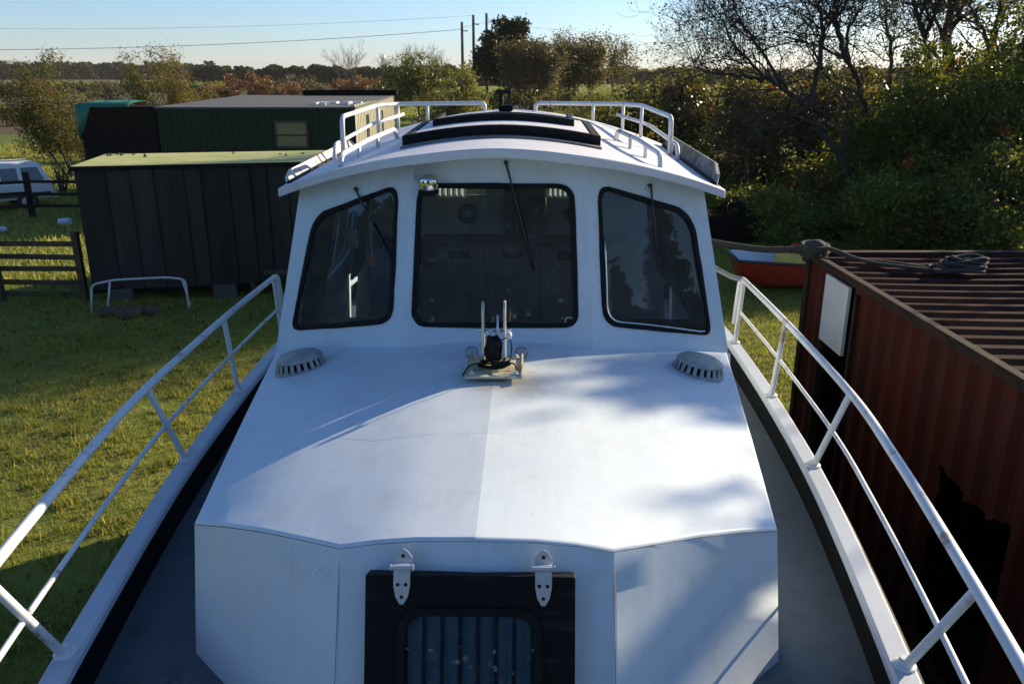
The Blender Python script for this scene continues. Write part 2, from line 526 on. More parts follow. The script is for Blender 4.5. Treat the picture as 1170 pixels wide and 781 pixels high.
def rustred():
    m, nt, p = nm('faded_red_container_paint')
    a = noise(nt, 1.6, 8, 0.65, stretch=(1, 1, 0.35))
    b = noise(nt, 6, 9, 0.75)
    c = ramp(nt, a.outputs[0], [(0.3, (0.105, 0.014, 0.007)), (0.5, (0.065, 0.011, 0.006)), (0.7, (0.040, 0.011, 0.007))]).outputs[0]
    rm = ramp(nt, b.outputs[0], [(0.54, (0, 0, 0)), (0.68, (0.85, 0.85, 0.85))])
    c = mix(nt, rm.outputs[0], c, (0.045, 0.024, 0.014))
    nt.links.new(c, p.inputs['Base Color'])
    p.inputs['Roughness'].default_value = 0.75
    p.inputs['Specular IOR Level'].default_value = 0.2
    bump(nt, p, b.outputs[0], 0.3, 0.006)
    return m
M['rustred'] = rustred()
M['rustrail'] = simple('rusty_container_rail', (0.05, 0.026, 0.016), (0.02, 0.015, 0.012), 9, 0.9, spec=0.2, bmp=0.5, bdist=0.006)
M['rustroof'] = simple('faded_maroon_container_roof', (0.055, 0.021, 0.016), (0.022, 0.010, 0.009), 2.6, 0.9, spec=0.05, bmp=0.2, bdist=0.004)
M['whitepanel'] = simple('white_painted_board', (0.70, 0.72, 0.74), (0.6, 0.61, 0.62), 5, 0.6)
M['inside'] = simple('container_interior', (0.02, 0.014, 0.012), (0.012, 0.009, 0.008), 3, 0.95, spec=0.1)

# ------------------------------------------------------------------ ground
def groundmat():
    m, nt, p = nm('meadow_ground')
    L = nt.links
    tc = node(nt, 'ShaderNodeTexCoord')
    sep = node(nt, 'ShaderNodeSeparateXYZ'); L.new(tc.outputs['Object'], sep.inputs[0])
    fine = noise(nt, 9, 8, 0.7)
    med = noise(nt, 1.0, 6, 0.6)
    big = noise(nt, 0.12, 5, 0.55)
    g1 = ramp(nt, fine.outputs[0], [(0.30, (0.07, 0.095, 0.017)), (0.52, (0.17, 0.20, 0.03)), (0.75, (0.29, 0.28, 0.07))]).outputs[0]
    g2 = ramp(nt, med.outputs[0], [(0.38, (0.13, 0.17, 0.024)), (0.65, (0.26, 0.25, 0.055))]).outputs[0]
    g = mix(nt, 0.5, g1, g2)
    # bare trodden patches
    bp = ramp(nt, noise(nt, 0.75, 7, 0.7).outputs[0], [(0.55, (0, 0, 0)), (0.70, (0.75, 0.75, 0.75))])
    g = mix(nt, bp.outputs[0], g, (0.13, 0.085, 0.045))
    # far fields: bands along y
    wob = node(nt, 'ShaderNodeMath', operation='MULTIPLY_ADD')
    L.new(big.outputs[0], wob.inputs[0]); wob.inputs[1].default_value = 26.0; L.new(sep.outputs['Y'], wob.inputs[2])
    mr = node(nt, 'ShaderNodeMapRange'); mr.inputs[1].default_value = 0; mr.inputs[2].default_value = 1000
    L.new(wob.outputs[0], mr.inputs[0])
    far = ramp(nt, mr.outputs[0], [(0.0, (0.13, 0.165, 0.024)), (0.074, (0.14, 0.17, 0.028)), (0.080, (0.13, 0.085, 0.05)), (0.150, (0.15, 0.095, 0.06)),
                                   (0.165, (0.07, 0.085, 0.03)), (0.30, (0.11, 0.12, 0.05)), (0.36, (0.17, 0.15, 0.07)), (0.6, (0.12, 0.13, 0.06))]).outputs[0]
    # brown band only on the left; the meadow behind the boat stays green
    xm = node(nt, 'ShaderNodeMapRange'); xm.inputs[1].default_value = -26; xm.inputs[2].default_value = -12
    L.new(sep.outputs['X'], xm.inputs[0])
    far = mix(nt, xm.outputs[0], far, ramp(nt, big.outputs[0], [(0.35, (0.17, 0.215, 0.018)), (0.65, (0.24, 0.26, 0.03))]).outputs[0])
    ym = node(nt, 'ShaderNodeMapRange'); ym.inputs[1].default_value = 24; ym.inputs[2].default_value = 44
    L.new(sep.outputs['Y'], ym.inputs[0])
    fv = ramp(nt, noise(nt, 1.6, 8, 0.7).outputs[0], [(0.3, (0.55, 0.55, 0.55)), (0.7, (1.15, 1.15, 1.15))])
    far = mix(nt, 0.85, far, mix(nt, 1.0, far, fv.outputs[0], 'MULTIPLY'))
    c = mix(nt, ym.outputs[0], g, far)
    L.new(c, p.inputs['Base Color'])
    p.inputs['Roughness'].default_value = 0.95
    p.inputs['Specular IOR Level'].default_value = 0.15
    bump(nt, p, fine.outputs[0], 0.9, 0.06)
    return m
M['ground'] = groundmat()

def ground_h(x, y):
    h = 0.05 * np.sin(x * 0.35 + 1.0) * np.sin(y * 0.27) + 0.03 * np.sin(x * 1.1 + y * 0.7)
    return h * np.clip((np.hypot(x - 0, y - 4) - 2) / 6, 0, 1) + 0.0065 * np.clip(y - 110, 0, 520)
xs = np.unique(np.concatenate([np.linspace(-40, 40, 121), np.array([-4400, -2500, -1200, -600, -300, -150, -80, -55, 55, 80, 150, 300, 600, 1200, 2500, 4400.])]))
ys = np.unique(np.concatenate([np.linspace(-14, 60, 112), np.array([-2500, -800, -200, -60, -30, 75, 100, 140, 200, 300, 500, 900, 2000, 4400.])]))
gm = MB()
gm.grid([[(x, y, float(ground_h(x, y))) for x in xs] for y in ys])
ground = gm.build('ground', M['ground'], smooth=True)
tag(ground, 'rough grass field with bare patches and brown moorland beyond', 'ground', kind='structure')

# ================================================================== THE BOAT
CX = -0.172
YAW = R(-1.2)
def bw(x, y, z):
    c, s_ = math.cos(YAW), math.sin(YAW)
    return (CX + x * c - y * s_, x * s_ + y * c, z)
boat = thing('motor_boat', 'white steel motor cruiser with navy bulwarks and pipe rails, seen from its foredeck', 'boat', (CX, 0, 0), YAW)
GW = [(-1.75, 0.03), (-1.55, 0.30), (-1.2, 0.56), (-0.5, 0.88), (0.5, 1.17), (1.5, 1.41), (2.5, 1.585), (3.3, 1.70), (4.2, 1.80), (5.3, 1.86), (6.4, 1.89), (7.6, 1.86), (8.7, 1.76)]
def hw(y): return interp(GW, y)
ycap = np.linspace(-1.75, 8.7, 70)
def smooth_hw(y):
    return sum(hw(y + d) for d in (-0.35, -0.18, 0, 0.18, 0.35)) / 5 if -1.2 < y < 8.3 else hw(y)
ZCAP = lambda y: Z(-2.10) + 0.025 * max(0, (3.0 - y)) * 0.6
ZDK = Z(-2.32)

# hull shell: outside from the cap down to the keel
def hull_row(y):
    w = smooth_hw(y); zc = ZCAP(y) - 0.03
    t = max(0.0, min(1.0, (y + 1.75) / 3.5))
    kz = 0.10 + 1.5 * (1 - t) ** 3
    fl = 0.93 - 0.25 * (1 - t)
    pts = [(w, zc), (w * (0.5 + 0.5 * fl) + .01, zc - 0.5), (w * fl, zc - 1.0), (w * fl * 0.86, max(kz + 0.45, zc - 1.5)), (w * fl * 0.45, kz + 0.2), (0.03, kz + 0.02)]
    return pts
mb = MB()
rows = []
for y in ycap:
    hr = hull_row(y)
    rows.append([(-a, y, z) for a, z in hr] + [(a, y, z) for a, z in reversed(hr)])
mb.grid(rows)
n0 = len(mb.v)
tr = rows[-1]
mb.add(tr, [tuple(range(len(tr)))])
mb.build('hull', M['hull'], boat, smooth=True, angle=35)
k = MB(); k.box((0, 4.6, 0.08), (0.10, 7.0, 0.24)); k.build('keel', M['hull'], boat)
# deck
mb = MB()
mb.grid([[(s * (smooth_hw(y) - 0.045), y, ZDK + 0.02 * (1 - s * s)) for s in np.linspace(-1, 1, 13)] for y in ycap[1:]])
deck = mb.build('deck', M['deck'], boat, smooth=True)
# bulwark inner faces
for sgn in (-1, 1):
    mb = MB()
    rows = []
    for y in ycap:
        w = smooth_hw(y)
        rows.append([(sgn * (w - 0.05), y, ZDK - 0.01), (sgn * (w - 0.048), y, ZDK + 0.05), (sgn * (w - 0.035), y, ZCAP(y) - 0.02), (sgn * (w - 0.005), y, ZCAP(y) - 0.02)])
    mb.grid(rows)
    bwk = mb.build('bulwark', M['hull'], boat, smooth=True, angle=40)
    mb = MB()
    rows = []
    for y in ycap:
        w = smooth_hw(y); z = ZCAP(y)
        a0, a1 = (w - 0.075, w + 0.025)
        rows.append([(sgn * max(0.0, a0), y, z - 0.028), (sgn * max(0.0, a0), y, z), (sgn * max(0.0, a0 + .012), y, z + 0.012), (sgn * (a1 - .012), y, z + 0.012), (sgn * a1, y, z), (sgn * a1, y, z - 0.028), (sgn * max(0.0, a0), y, z - 0.028)])
    mb.grid(rows)
    mb.build('bulwark_cap', M['cap'], bwk, smooth=True, angle=30)
    mb = MB()
    mb.tube([(sgn * (smooth_hw(y) + 0.035), y, ZCAP(y) - 0.075) for y in ycap], 0.035, 8)
    mb.build('rubbing_strake', M['black'], bwk, smooth=True)
# deck filler plate and drain slot
mb = MB(); mb.lathe([(0.062, 0), (0.062, 0.012), (0.05, 0.018), (0.046, 0.014)], (-1.27, 2.66, ZDK + 0.006), 20); mb.box((-1.27, 2.66, ZDK + 0.022), (0.06, 0.012, 0.006), 0.4)
mb.build('deck_filler_cap', M['deck'], deck, smooth=True, angle=40)

# guard rails: top pipe, middle pipe, posts
TOPR = [(-1.6, 0.16), (-1.2, 0.62), (-0.5, 0.93), (0.4, 1.20), (1.1, 1.39), (1.88, 1.555), (2.4, 1.645), (3.2, 1.765), (4.05, 1.86), (5.3, 1.875), (6.5, 1.885)]
def rail_top(y): return interp(TOPR, y)
def rail_z(y): return Z(-1.585) + (0.03 if y > 5 else 0.0) + (0.02 if y < 1.5 else 0)
POSTS = [(6.45, 6.42), (5.28, 5.26), (4.22, 4.05), (2.56, 2.32), (1.1, 0.85), (0.55, 0.45)]
for sgn in (-1, 1):
    ctl = [(sgn * rail_top(y), y, rail_z(y)) for y in (0.45, 1.1, 1.88, 2.6, 3.3, 4.05, 5.3, 6.42)]
    top = catmull(ctl, 8)
    e = Vector(ctl[-1])
    top += round_path([e, e + Vector((sgn * 0.01, 0.14, -0.02)), e + Vector((sgn * 0.005, 0.20, -0.42))], 0.09)[1:]
    mb = MB(); mb.tube(top, 0.021, 10)
    rail = mb.build('guard_rail', M['rail'], boat, smooth=True)
    def mid_pt(y, t=0.5):
        yf = y + (0.12 if y < 4.5 else 0.0)
        a = Vector((sgn * smooth_hw(yf), yf, ZCAP(yf))); b = Vector((sgn * rail_top(y), y, rail_z(y)))
        return a * (1 - t) + b * t
    mb = MB(); mb.tube(catmull([mid_pt(y) for y in (0.47, 0.8, 1.2, 1.9, 2.6, 3.3, 4.05, 5.26, 6.5)], 6), 0.0115, 8)
    mb.build('middle_rail', M['rail'], rail, smooth=True)
    for (yf, yt) in POSTS:
        a = Vector((sgn * (smooth_hw(yf) - 0.02), yf, ZCAP(yf))); b = Vector((sgn * rail_top(yt), yt, rail_z(yt)))
        mb = MB(); mb.tube([a, b], 0.0175, 10)
        mb.lathe([(0.042, 0.008), (0.042, 0.020), (0.026, 0.028), (0.018, 0.05)], a, 14)
        mb.build('rail_post', M['rail'], rail, smooth=True, angle=40)

# ---- coachroof (low trunk cabin ahead of the wheelhouse)
fe = [(0.0, 2.40, -1.466), (0.20, 2.415, -1.478), (0.34, 2.432, -1.501), (0.468, 2.45, -1.532), (0.615, 2.543, -1.560), (0.80, 2.658, -1.597), (0.985, 2.77, -1.643), (1.158, 2.88, -1.70)]
be = [(0.0, 4.66, -1.455), (0.24, 4.66, -1.468), (0.42, 4.66, -1.482), (0.545, 4.66, -1.497), (0.75, 4.74, -1.525), (0.98, 4.83, -1.560), (1.21, 4.92, -1.600), (1.425, 5.00, -1.650)]
def full(e): return [(-x, y, z) for x, y, z in reversed(e[1:])] + list(e)
F, Bk = full(fe), full(be)
# facet edges on the foredeck side, splayed to the deck
deckline = []
for (x, y, z) in F:
    ax = abs(x)
    t = min(1, max(0, (ax - 0.455) / 0.68))
    yo = (1 - t) * (-0.37) + t * (-0.02)
    xo = ax + 0.005 + t * 0.06
    deckline.append((math.copysign(xo, x) if x else 0.0, y + yo, Z(-2.36)))
mb = MB()
NR = 14
rows = []
for i in range(NR + 1):
    t = i / NR
    sag = 0.012 * math.sin(PI * t)
    rows.append([(a[0] * (1 - t) + b[0] * t, a[1] * (1 - t) + b[1] * t, Z(a[2] * (1 - t) + b[2] * t) + sag) for a, b in zip(F, Bk)])
mb.grid(rows)
# sides
for idx, sgn in ((0, -1), (-1, 1)):
    col = [r[idx] for r in rows]
    bot = [(p[0] + sgn * (0.065 + 0.0 * i), p[1] - 0.02, Z(-2.36)) for i, p in enumerate(col)]
    mb.grid([[a for a in col], [Vector(a) * 0.5 + Vector(b) * 0.5 for a, b in zip(col, bot)], bot])
# weld duplicate verts by doing the faces as part of same object
# front with an opening for the hatch
HX0, HX1, HT = -0.425, 0.385, 0.145      # opening (local x) and its distance down the face
def face_pt(x, d):
    """point on the centre face: x across, d metres down from z=-1.45 level"""
    z0, y0 = -1.455, 2.40
    z1, y1 = -2.36, 2.06
    t = d / (z0 - z1)
    zz = z0 + (z1 - z0) * t
    return (x, y0 + (y1 - y0) * t + 0.05 * abs(x) / 0.455 * (1 - t) + 0.05 * t * abs(x) / .455, Z(zz))
for i in range(len(F) - 1):
    a, b = F[i], F[i + 1]
    da, db = deckline[i], deckline[i + 1]
    A0 = Vector((a[0], a[1], Z(a[2]))); B0 = Vector((b[0], b[1], Z(b[2])))
    A1, B1 = Vector(da), Vector(db)
    mb.grid([[A0.lerp(A1, t), B0.lerp(B1, t)] for t in np.linspace(0, 1, 7)])
coach = mb.build('coachroof', M['white'], boat)
bm = bmesh.new(); bm.from_mesh(coach.data)
bmesh.ops.remove_doubles(bm, verts=bm.verts, dist=0.002)
bmesh.ops.recalc_face_normals(bm, faces=bm.faces)
bm.to_mesh(coach.data); bm.free()
coach.data.polygons.foreach_set('use_smooth', [True] * len(coach.data.polygons))
coach.data.set_sharp_from_angle(angle=R(13))
for e in coach.data.edges:
    p_, q_ = (coach.data.vertices[i].co for i in e.vertices)
    if abs(p_.x) < 1e-4 and abs(q_.x) < 1e-4: e.use_edge_sharp = True
b_ = coach.modifiers.new('bevel', 'BEVEL'); b_.width = 0.010; b_.segments = 3; b_.limit_method = 'ANGLE'; b_.angle_limit = R(24)
# weld bead at the front edge, as old steelwork has
# ---- front hatch (standing proud of the face)
mb = MB(); mb.tube([(x, y - 0.003, Z(z) - 0.010) for x, y, z in F], 0.0018, 5)
for sgn in (-1, 1): mb.tube([(sgn * 0.468, 2.447, Z(-1.545)), (sgn * 0.473, 2.077, Z(-2.33))], 0.0014, 5)
mb.build('weld_seam', M['seam'], coach, smooth=True)
mb = MB()
for t_ in (0.36, 0.70):
    mb.tube([(a[0] * (1 - t_) + b[0] * t_, a[1] * (1 - t_) + b[1] * t_, Z(a[2] * (1 - t_) + b[2] * t_) + 0.012 * math.sin(PI * t_) - 0.0012) for a, b in zip(F, Bk)], 0.0016, 5)
mb.build('plate_seam', M['white'], coach, smooth=True)
fn = Vector((0, -0.935, 0.355)).normalized()
fd = Vector((0, -0.35, -0.935)).normalized()       # down the face
fx = Vector((1, 0, 0))
f0 = Vector((-0.02, 2.405 - 0.02, Z(-1.455)))
def FP(x, d, out=0.0):
    return f0 + fx * x + fd * d + fn * out
def rr_loop(x0, x1, y0, y1, r, n=7):
    pts = []
    for cx, cy, a0 in ((x1 - r, y1 - r, 0), (x0 + r, y1 - r, 90), (x0 + r, y0 + r, 180), (x1 - r, y0 + r, 270)):
        for k in range(n + 1):
            a = R(a0 + 90 * k / n)
            pts.append((cx + r * math.cos(a), cy + r * math.sin(a)))
    return pts
def frame_shape(mbx, outer, inner, fp, z0, z1):
    n = len(outer)
    vs_ = [fp(*p, z1) for p in outer] + [fp(*p, z1) for p in inner] + [fp(*p, z0) for p in outer] + [fp(*p, z0) for p in inner]
    fs = []
    for i in range(n):
        j = (i + 1) % n
        fs += [(i, j, n + j, n + i), (2 * n + i, 3 * n + i, 3 * n + j, 2 * n + j), (i, 2 * n + i, 2 * n + j, j), (n + i, n + j, 3 * n + j, 3 * n + i)]
    mbx.add(vs_, fs)
D0, D1 = 0.115, 0.80
HXa, HXb = -0.335, 0.350
out_l = rr_loop(HXa, HXb, D0, D1, 0.006)
in_l = rr_loop(HXa + 0.118, HXb - 0.118, D0 + 0.115, D1 - 0.115, 0.075)
mb = MB(); frame_shape(mb, out_l, in_l, FP, -0.035, 0.038)
hatch = mb.build('front_hatch', M['blackwood'], boat, bevel=0.004)
mb = MB(); frame_shape(mb, rr_loop(HXa + 0.105, HXb - 0.105, D0 + 0.102, D1 - 0.102, 0.085), rr_loop(HXa + 0.131, HXb - 0.131, D0 + 0.128, D1 - 0.128, 0.07), FP, 0.036, 0.050)
mb.build('window_seal', M['black'], hatch, smooth=True, angle=40)
mb = MB(); lp = rr_loop(HXa + 0.123, HXb - 0.123, D0 + 0.12, D1 - 0.12, 0.072)
mb.add([FP(*p, 0.030) for p in lp], [tuple(range(len(lp)))]); mb.build('window_pane', M['glassdark'], hatch)
mb = MB()
cols = []
for i in range(121):
    x = HXa + 0.11 + (HXb - HXa - 0.22) * i / 120
    ph = i / 120 * 2 * PI * 9.0
    cols.append([FP(x, d, 0.006 + 0.018 * (abs(math.sin(ph / 2)) ** 0.6)) for d in (D0 + 0.09, (D0 + D1) / 2, D1 - 0.09)])
mb.grid(cols); 
def stripe_mat():
    m, nt, p = nm('blue_striped_curtain')
    tc = node(nt, 'ShaderNodeTexCoord'); sp = node(nt, 'ShaderNodeSeparateXYZ'); nt.links.new(tc.outputs['Object'], sp.inputs[0])
    mu = node(nt, 'ShaderNodeMath', operation='MULTIPLY'); mu.inputs[1].default_value = 2 * PI * 9.0 / 0.53
    nt.links.new(sp.outputs['X'], mu.inputs[0])
    si = node(nt, 'ShaderNodeMath', operation='SINE'); nt.links.new(mu.outputs[0], si.inputs[0])
    r = ramp(nt, si.outputs[0], [(0.0, (0.30, 0.42, 0.46)), (0.62, (0.26, 0.37, 0.42)), (0.86, (0.06, 0.085, 0.12))])
    n = noise(nt, 20, 5)
    c = mix(nt, 0.25, r.outputs[0], n.outputs[0], 'MULTIPLY')
    nt.links.new(c, p.inputs['Base Color']); p.inputs['Roughness'].default_value = 0.95
    return m
M['stripe'] = stripe_mat()
mb.build('hatch_curtain', M['stripe'], hatch, smooth=True)
for hx in (-0.215, 0.246):
    mb = MB()
    # upper leaf on the cabin face (pointed), knuckle, lower leaf (tongue)
    def leaf(pts, z0, z1):
        n = len(pts)
        mb.add([FP(hx + x, d, z1) for x, d in pts] + [FP(hx + x, d, z0) for x, d in pts], [tuple(range(n)), tuple(range(2 * n - 1, n - 1, -1))] + [(i, (i + 1) % n, n + (i + 1) % n, n + i) for i in range(n)])
    leaf([(-0.030, 0.082), (-0.030, 0.062), (-0.012, 0.040), (0.0, 0.034), (0.012, 0.040), (0.030, 0.062), (0.030, 0.082)], 0.012, 0.0165)
    leaf([(-0.027, 0.098), (0.027, 0.098), (0.027, 0.15), (0.020, 0.185), (0.006, 0.208), (-0.006, 0.208), (-0.020, 0.185), (-0.027, 0.15)], 0.036, 0.0425)
    leaf([(-0.027, 0.080), (0.027, 0.080), (0.027, 0.100), (-0.027, 0.100)], 0.012, 0.040)
    mb.tube([FP(hx - 0.036, 0.090, 0.043), FP(hx + 0.036, 0.090, 0.043)], 0.0085, 10)
    for sx in (-0.036, 0.036):
        mb.tube([FP(hx + sx - 0.003, 0.090, 0.043), FP(hx + sx + 0.003, 0.090, 0.043)], 0.011, 10)
    hg = mb.build('hinge', M['hinge'], hatch, smooth=True, angle=30)
    for (x, d, o) in ((-0.013, 0.145, 0.0425), (0.013, 0.145, 0.0425), (0, 0.185, 0.0425), (0, 0.058, 0.0165)):
        mb = MB(); mb.tube([FP(hx + x, d, o - 0.001), FP(hx + x, d, o + 0.003)], [0.0068, 0.005], 10)
        mb.build('screw', M['rustrail'], hatch, smooth=True, angle=40)

# ---- mushroom vents on the coachroof
for (vx, vy, vz, rz) in ((-1.135, 4.44, -1.605, -0.35), (1.135, 4.42, -1.605, 0.35)):
    base = Vector((vx, vy, Z(vz)))
    tilt = Matrix.Rotation(math.copysign(R(9), vx), 4, 'Y')
    def TR(p): return base + (tilt @ Vector((p[0], p[1], p[2] * 0.86)))
    n = 44
    prof = [(0.150, 0.0), (0.150, 0.014), (0.142, 0.018)]
    mb = MB(); mb.lathe(prof, (0, 0, 0), n); mb.v = [tuple(TR(p)) for p in mb.v]
    vent = mb.build('deck_vent', M['plastic'], boat, smooth=True, angle=30)
    # slotted wall
    mb = MB()
    for k in range(n):
        if k % 2 == 0:
            a0 = 2 * PI * k / n; a1 = 2 * PI * (k + 1.05) / n
            ring = []
            for (r, z) in ((0.142, 0.015), (0.129, 0.072), (0.121, 0.072), (0.134, 0.015)):
                ring += [TR((r * math.cos(a0), r * math.sin(a0), z)), TR((r * math.cos(a1), r * math.sin(a1), z))]
            mb.add(ring, [(0, 1, 3, 2), (2, 3, 5, 4), (4, 5, 7, 6), (6, 7, 1, 0), (0, 2, 4, 6), (1, 7, 5, 3)])
    mb.build('slotted_ring', M['plastic'], vent)
    mb = MB(); mb.lathe([(0.132, 0.068), (0.134, 0.073), (0.128, 0.082), (0.110, 0.096), (0.075, 0.108), (0.03, 0.113), (0.004, 0.114)], (0, 0, 0), n); mb.v = [tuple(TR(p)) for p in mb.v]
    mb.build('vent_cover', M['plastic'], vent, smooth=True)
    mb = MB(); mb.lathe([(0.114, 0.012), (0.106, 0.07)], (0, 0, 0), 24); mb.v = [tuple(TR(p)) for p in mb.v]
    mb.build('vent_core', M['black'], vent, smooth=True, angle=30)

# ---- mast step with twin uprights, lamp and lashings
mz = Z(-1.437)
mb = MB(); mb.box((0, 3.98, mz + 0.010), (0.285, 0.33, 0.012))
mb.box((0.140, 3.98, mz + 0.018), (0.010, 0.33, 0.02))
for sx in (-0.11, 0.11):
    for sy in (-0.13, 0.12):
        mb.lathe([(0.016, 0.016), (0.016, 0.024), (0.008, 0.026), (0.008, 0.036)], (sx, 3.98 + sy, mz), 8)
def plate_mat():
    m, nt, p = nm('stained_steel_plate')
    n = noise(nt, 11, 8, 0.7)
    r = ramp(nt, n.outputs[0], [(0.35, (0.60, 0.60, 0.54)), (0.52, (0.50, 0.47, 0.30)), (0.66, (0.22, 0.17, 0.07))])
    nt.links.new(r.outputs[0], p.inputs['Base Color']); p.inputs['Roughness'].default_value = 0.55
    return m
M['plate'] = plate_mat()
step = mb.build('mast_step', M['plate'], boat, bevel=0.002)
for sx, h in ((-0.058, 0.335), (0.052, 0.34)):
    mb = MB()
    pr = [(-0.045, 0), (0.045, 0), (0.042, h - 0.03), (0.02, h), (-0.02, h), (-0.042, h - 0.03)]
    for q in (0,):
        vs_ = [(sx - 0.006, 3.99 + a, mz + 0.016 + b) for a, b in pr] + [(sx + 0.006, 3.99 + a, mz + 0.016 + b) for a, b in pr]
        n = len(pr)
        mb.add(vs_, [tuple(range(n)), tuple(range(2 * n - 1, n - 1, -1))] + [(i, (i + 1) % n, n + (i + 1) % n, n + i) for i in range(n)])
    mb.build('upright_plate', M['dullsteel'], step, bevel=0.002)
mb = MB(); mb.tube([(-0.085, 3.995, mz + 0.20), (0.085, 3.995, mz + 0.20)], 0.008, 8); mb.tube([(0.012, 4.07, mz + 0.02), (0.012, 4.07, mz + 0.26)], 0.005, 8)
mb.build('pivot_pin', M['chrome'], step, smooth=True)
# black lamp wrapped in plastic and tape: lumpy lathe
mb = MB(); mb.lathe([(0.018, 0.05), (0.040, 0.065), (0.050, 0.10), (0.046, 0.14), (0.052, 0.175), (0.044, 0.205), (0.026, 0.225), (0.010, 0.235)], (-0.006, 3.965, mz), 14, 1.0, 0.9)
rr_ = random.Random(3)
mb.v = [(-0.006 + (x + 0.006) * 0.9 + rr_.uniform(-.009, .009), y + rr_.uniform(-.009, .009), mz + 0.02 + (z - mz - 0.02) * 0.78 + rr_.uniform(-.007, .007)) for x, y, z in mb.v]
mb.build('wrapped_lamp', M['black'], step, smooth=True)
mb = MB(); mb.lathe([(0.016, 0.0), (0.018, 0.012), (0.010, 0.02)], (-0.008, 3.965, mz + 0.185), 12); mb.build('lamp_knob', M['tub'], step, smooth=True)
mb = MB()
mb.tube(catmull([(0.035, 3.93, mz + 0.17), (0.075, 3.92, mz + 0.185), (0.088, 3.93, mz + 0.13), (0.078, 3.94, mz + 0.06), (0.05, 3.93, mz + 0.03)], 6), 0.0035, 6)
for q in range(9):
    z0 = mz + 0.035 + 0.008 * (q % 5)
    a = q * 0.7
    mb.tube(catmull([(-0.075 + 0.01 * math.sin(a), 3.93 - 0.004 * q, z0), (-0.02, 3.905 + 0.004 * math.cos(a), z0 + 0.012 * math.sin(a)), (0.03, 3.91, z0 - 0.006), (0.072 + 0.012 * math.cos(a), 3.935, z0 + 0.006 * math.cos(2 * a))], 5), 0.0045, 6)
mb.tube(catmull([(0.06, 3.93, mz + 0.05), (0.10, 3.90, mz + 0.055), (0.115, 3.88, mz + 0.025)], 5), 0.004, 6)
mb.tube(catmull([(-0.07, 3.92, mz + 0.05), (-0.12, 3.90, mz + 0.045), (-0.15, 3.88, mz + 0.012), (-0.155, 3.86, mz + 0.004)], 5), 0.004, 6)
mb.build('cord_lashing', M['black'], step, smooth=True)
mb = MB(); mb.lathe([(0.011, -0.016), (0.016, 0), (0.011, 0.016)], (0.075, 3.915, mz + 0.20), 10); mb.build('white_clip', M['innerwhite'], step, smooth=True)
for sx in (-0.135, 0.135):
    mb = MB(); mb.lathe([(0.020, 0.0), (0.034, 0.012), (0.036, 0.04), (0.028, 0.058), (0.010, 0.062)], (sx, 4.22, Z(-1.463)), 14)
    mb.build('lamp_lens', M['clear'], step, smooth=True)

# ---- wheelhouse
def bil(q, u, v):
    BL, BR, TR_, TL = [Vector(p) for p in q]
    return (BL * (1 - u) + BR * u) * (1 - v) + (TL * (1 - u) + TR_ * u) * v
def hole_loop(c, r=0.16, n=7, m=6):
    """c: 4 uv corners BL BR TR TL -> rounded loop"""
    c = [Vector(p) for p in c]
    rs = r if hasattr(r, '__len__') else [r] * 4
    out = []
    for i in range(4):
        p, a, b = c[i], c[i - 1], c[(i + 1) % 4]
        s = p + (a - p) * rs[i]; e = p + (b - p) * rs[i]
        for k in range(n + 1):
            t = k / n
            out.append(s * (1 - t) ** 2 + p * 2 * t * (1 - t) + e * t * t)
        nx = c[(i + 1) % 4]
        e2 = nx + (p - nx) * rs[(i + 1) % 4]
        for k in range(1, m):
            out.append(e.lerp(e2, k / m))
    return out
def panel_hole(mb, q, loops, thick):
    """quad panel q with one rounded opening; both skins and the reveal"""
    nrm = (Vector(q[1]) - Vector(q[0])).cross(Vector(q[3]) - Vector(q[0])).normalized()
    loop = loops
    cu = sum(p.x for p in loop) / len(loop); cv = sum(p.y for p in loop) / len(loop)
    outer = []
    for p in loop:
        dx, dy = p.x - cu, p.y - cv
        t = min([(1 - cu) / dx if dx > 1e-9 else 1e9, (-cu) / dx if dx < -1e-9 else 1e9, (1 - cv) / dy if dy > 1e-9 else 1e9, (-cv) / dy if dy < -1e-9 else 1e9])
        outer.append([cu + dx * t, cv + dy * t])
    for cc in ((0, 0), (1, 0), (1, 1), (0, 1)):
        i = min(range(len(outer)), key=lambda k: (outer[k][0] - cc[0]) ** 2 + (outer[k][1] - cc[1]) ** 2)
        outer[i] = list(cc)
    n = len(loop)
    a = [bil(q, *p) for p in outer]; b = [bil(q, p.x, p.y) for p in loop]
    vs_ = a + b + [p - nrm * thick for p in a] + [p - nrm * thick for p in b]
    fs = []
    for i in range(n):
        j = (i + 1) % n
        fs += [(i, j, n + j, n + i), (2 * n + j, 2 * n + i, 3 * n + i, 3 * n + j), (n + i, n + j, 3 * n + j, 3 * n + i)]
    mb.add(vs_, fs)
    return nrm
P = lambda x, y, zc: (x, y, Z(zc))
cB, cT = (0.549, 4.483, -1.55), (0.496, 4.72, -0.42)
oB, oT = (1.438, 4.89, -1.73), (1.225, 5.03, -0.66)
qC = [P(-cB[0], *cB[1:]), P(*cB), P(*cT), P(-cT[0], *cT[1:])]
qR = [P(*cB), P(*oB), P(*oT), P(*cT)]
qL = [P(-oB[0], *oB[1:]), P(-cB[0], *cB[1:]), P(-cT[0], *cT[1:]), P(-oT[0], *oT[1:])]
hC = hole_loop([(0.045, 0.158), (0.918, 0.158), (0.910, 0.845), (0.055, 0.845)], 0.11)
hL = hole_loop([(0.115, 0.185), (0.90, 0.183), (0.90, 0.86), (0.185, 0.815)], [0.10, 0.13, 0.14, 0.18])
hR = hole_loop([(0.080, 0.178), (0.875, 0.17), (0.85, 0.845), (0.080, 0.86)], [0.13, 0.10, 0.20, 0.13])
SB, ST = (1.47, 4.93, -2.34), None
yA = 7.25
mb = MB()
norms = {}
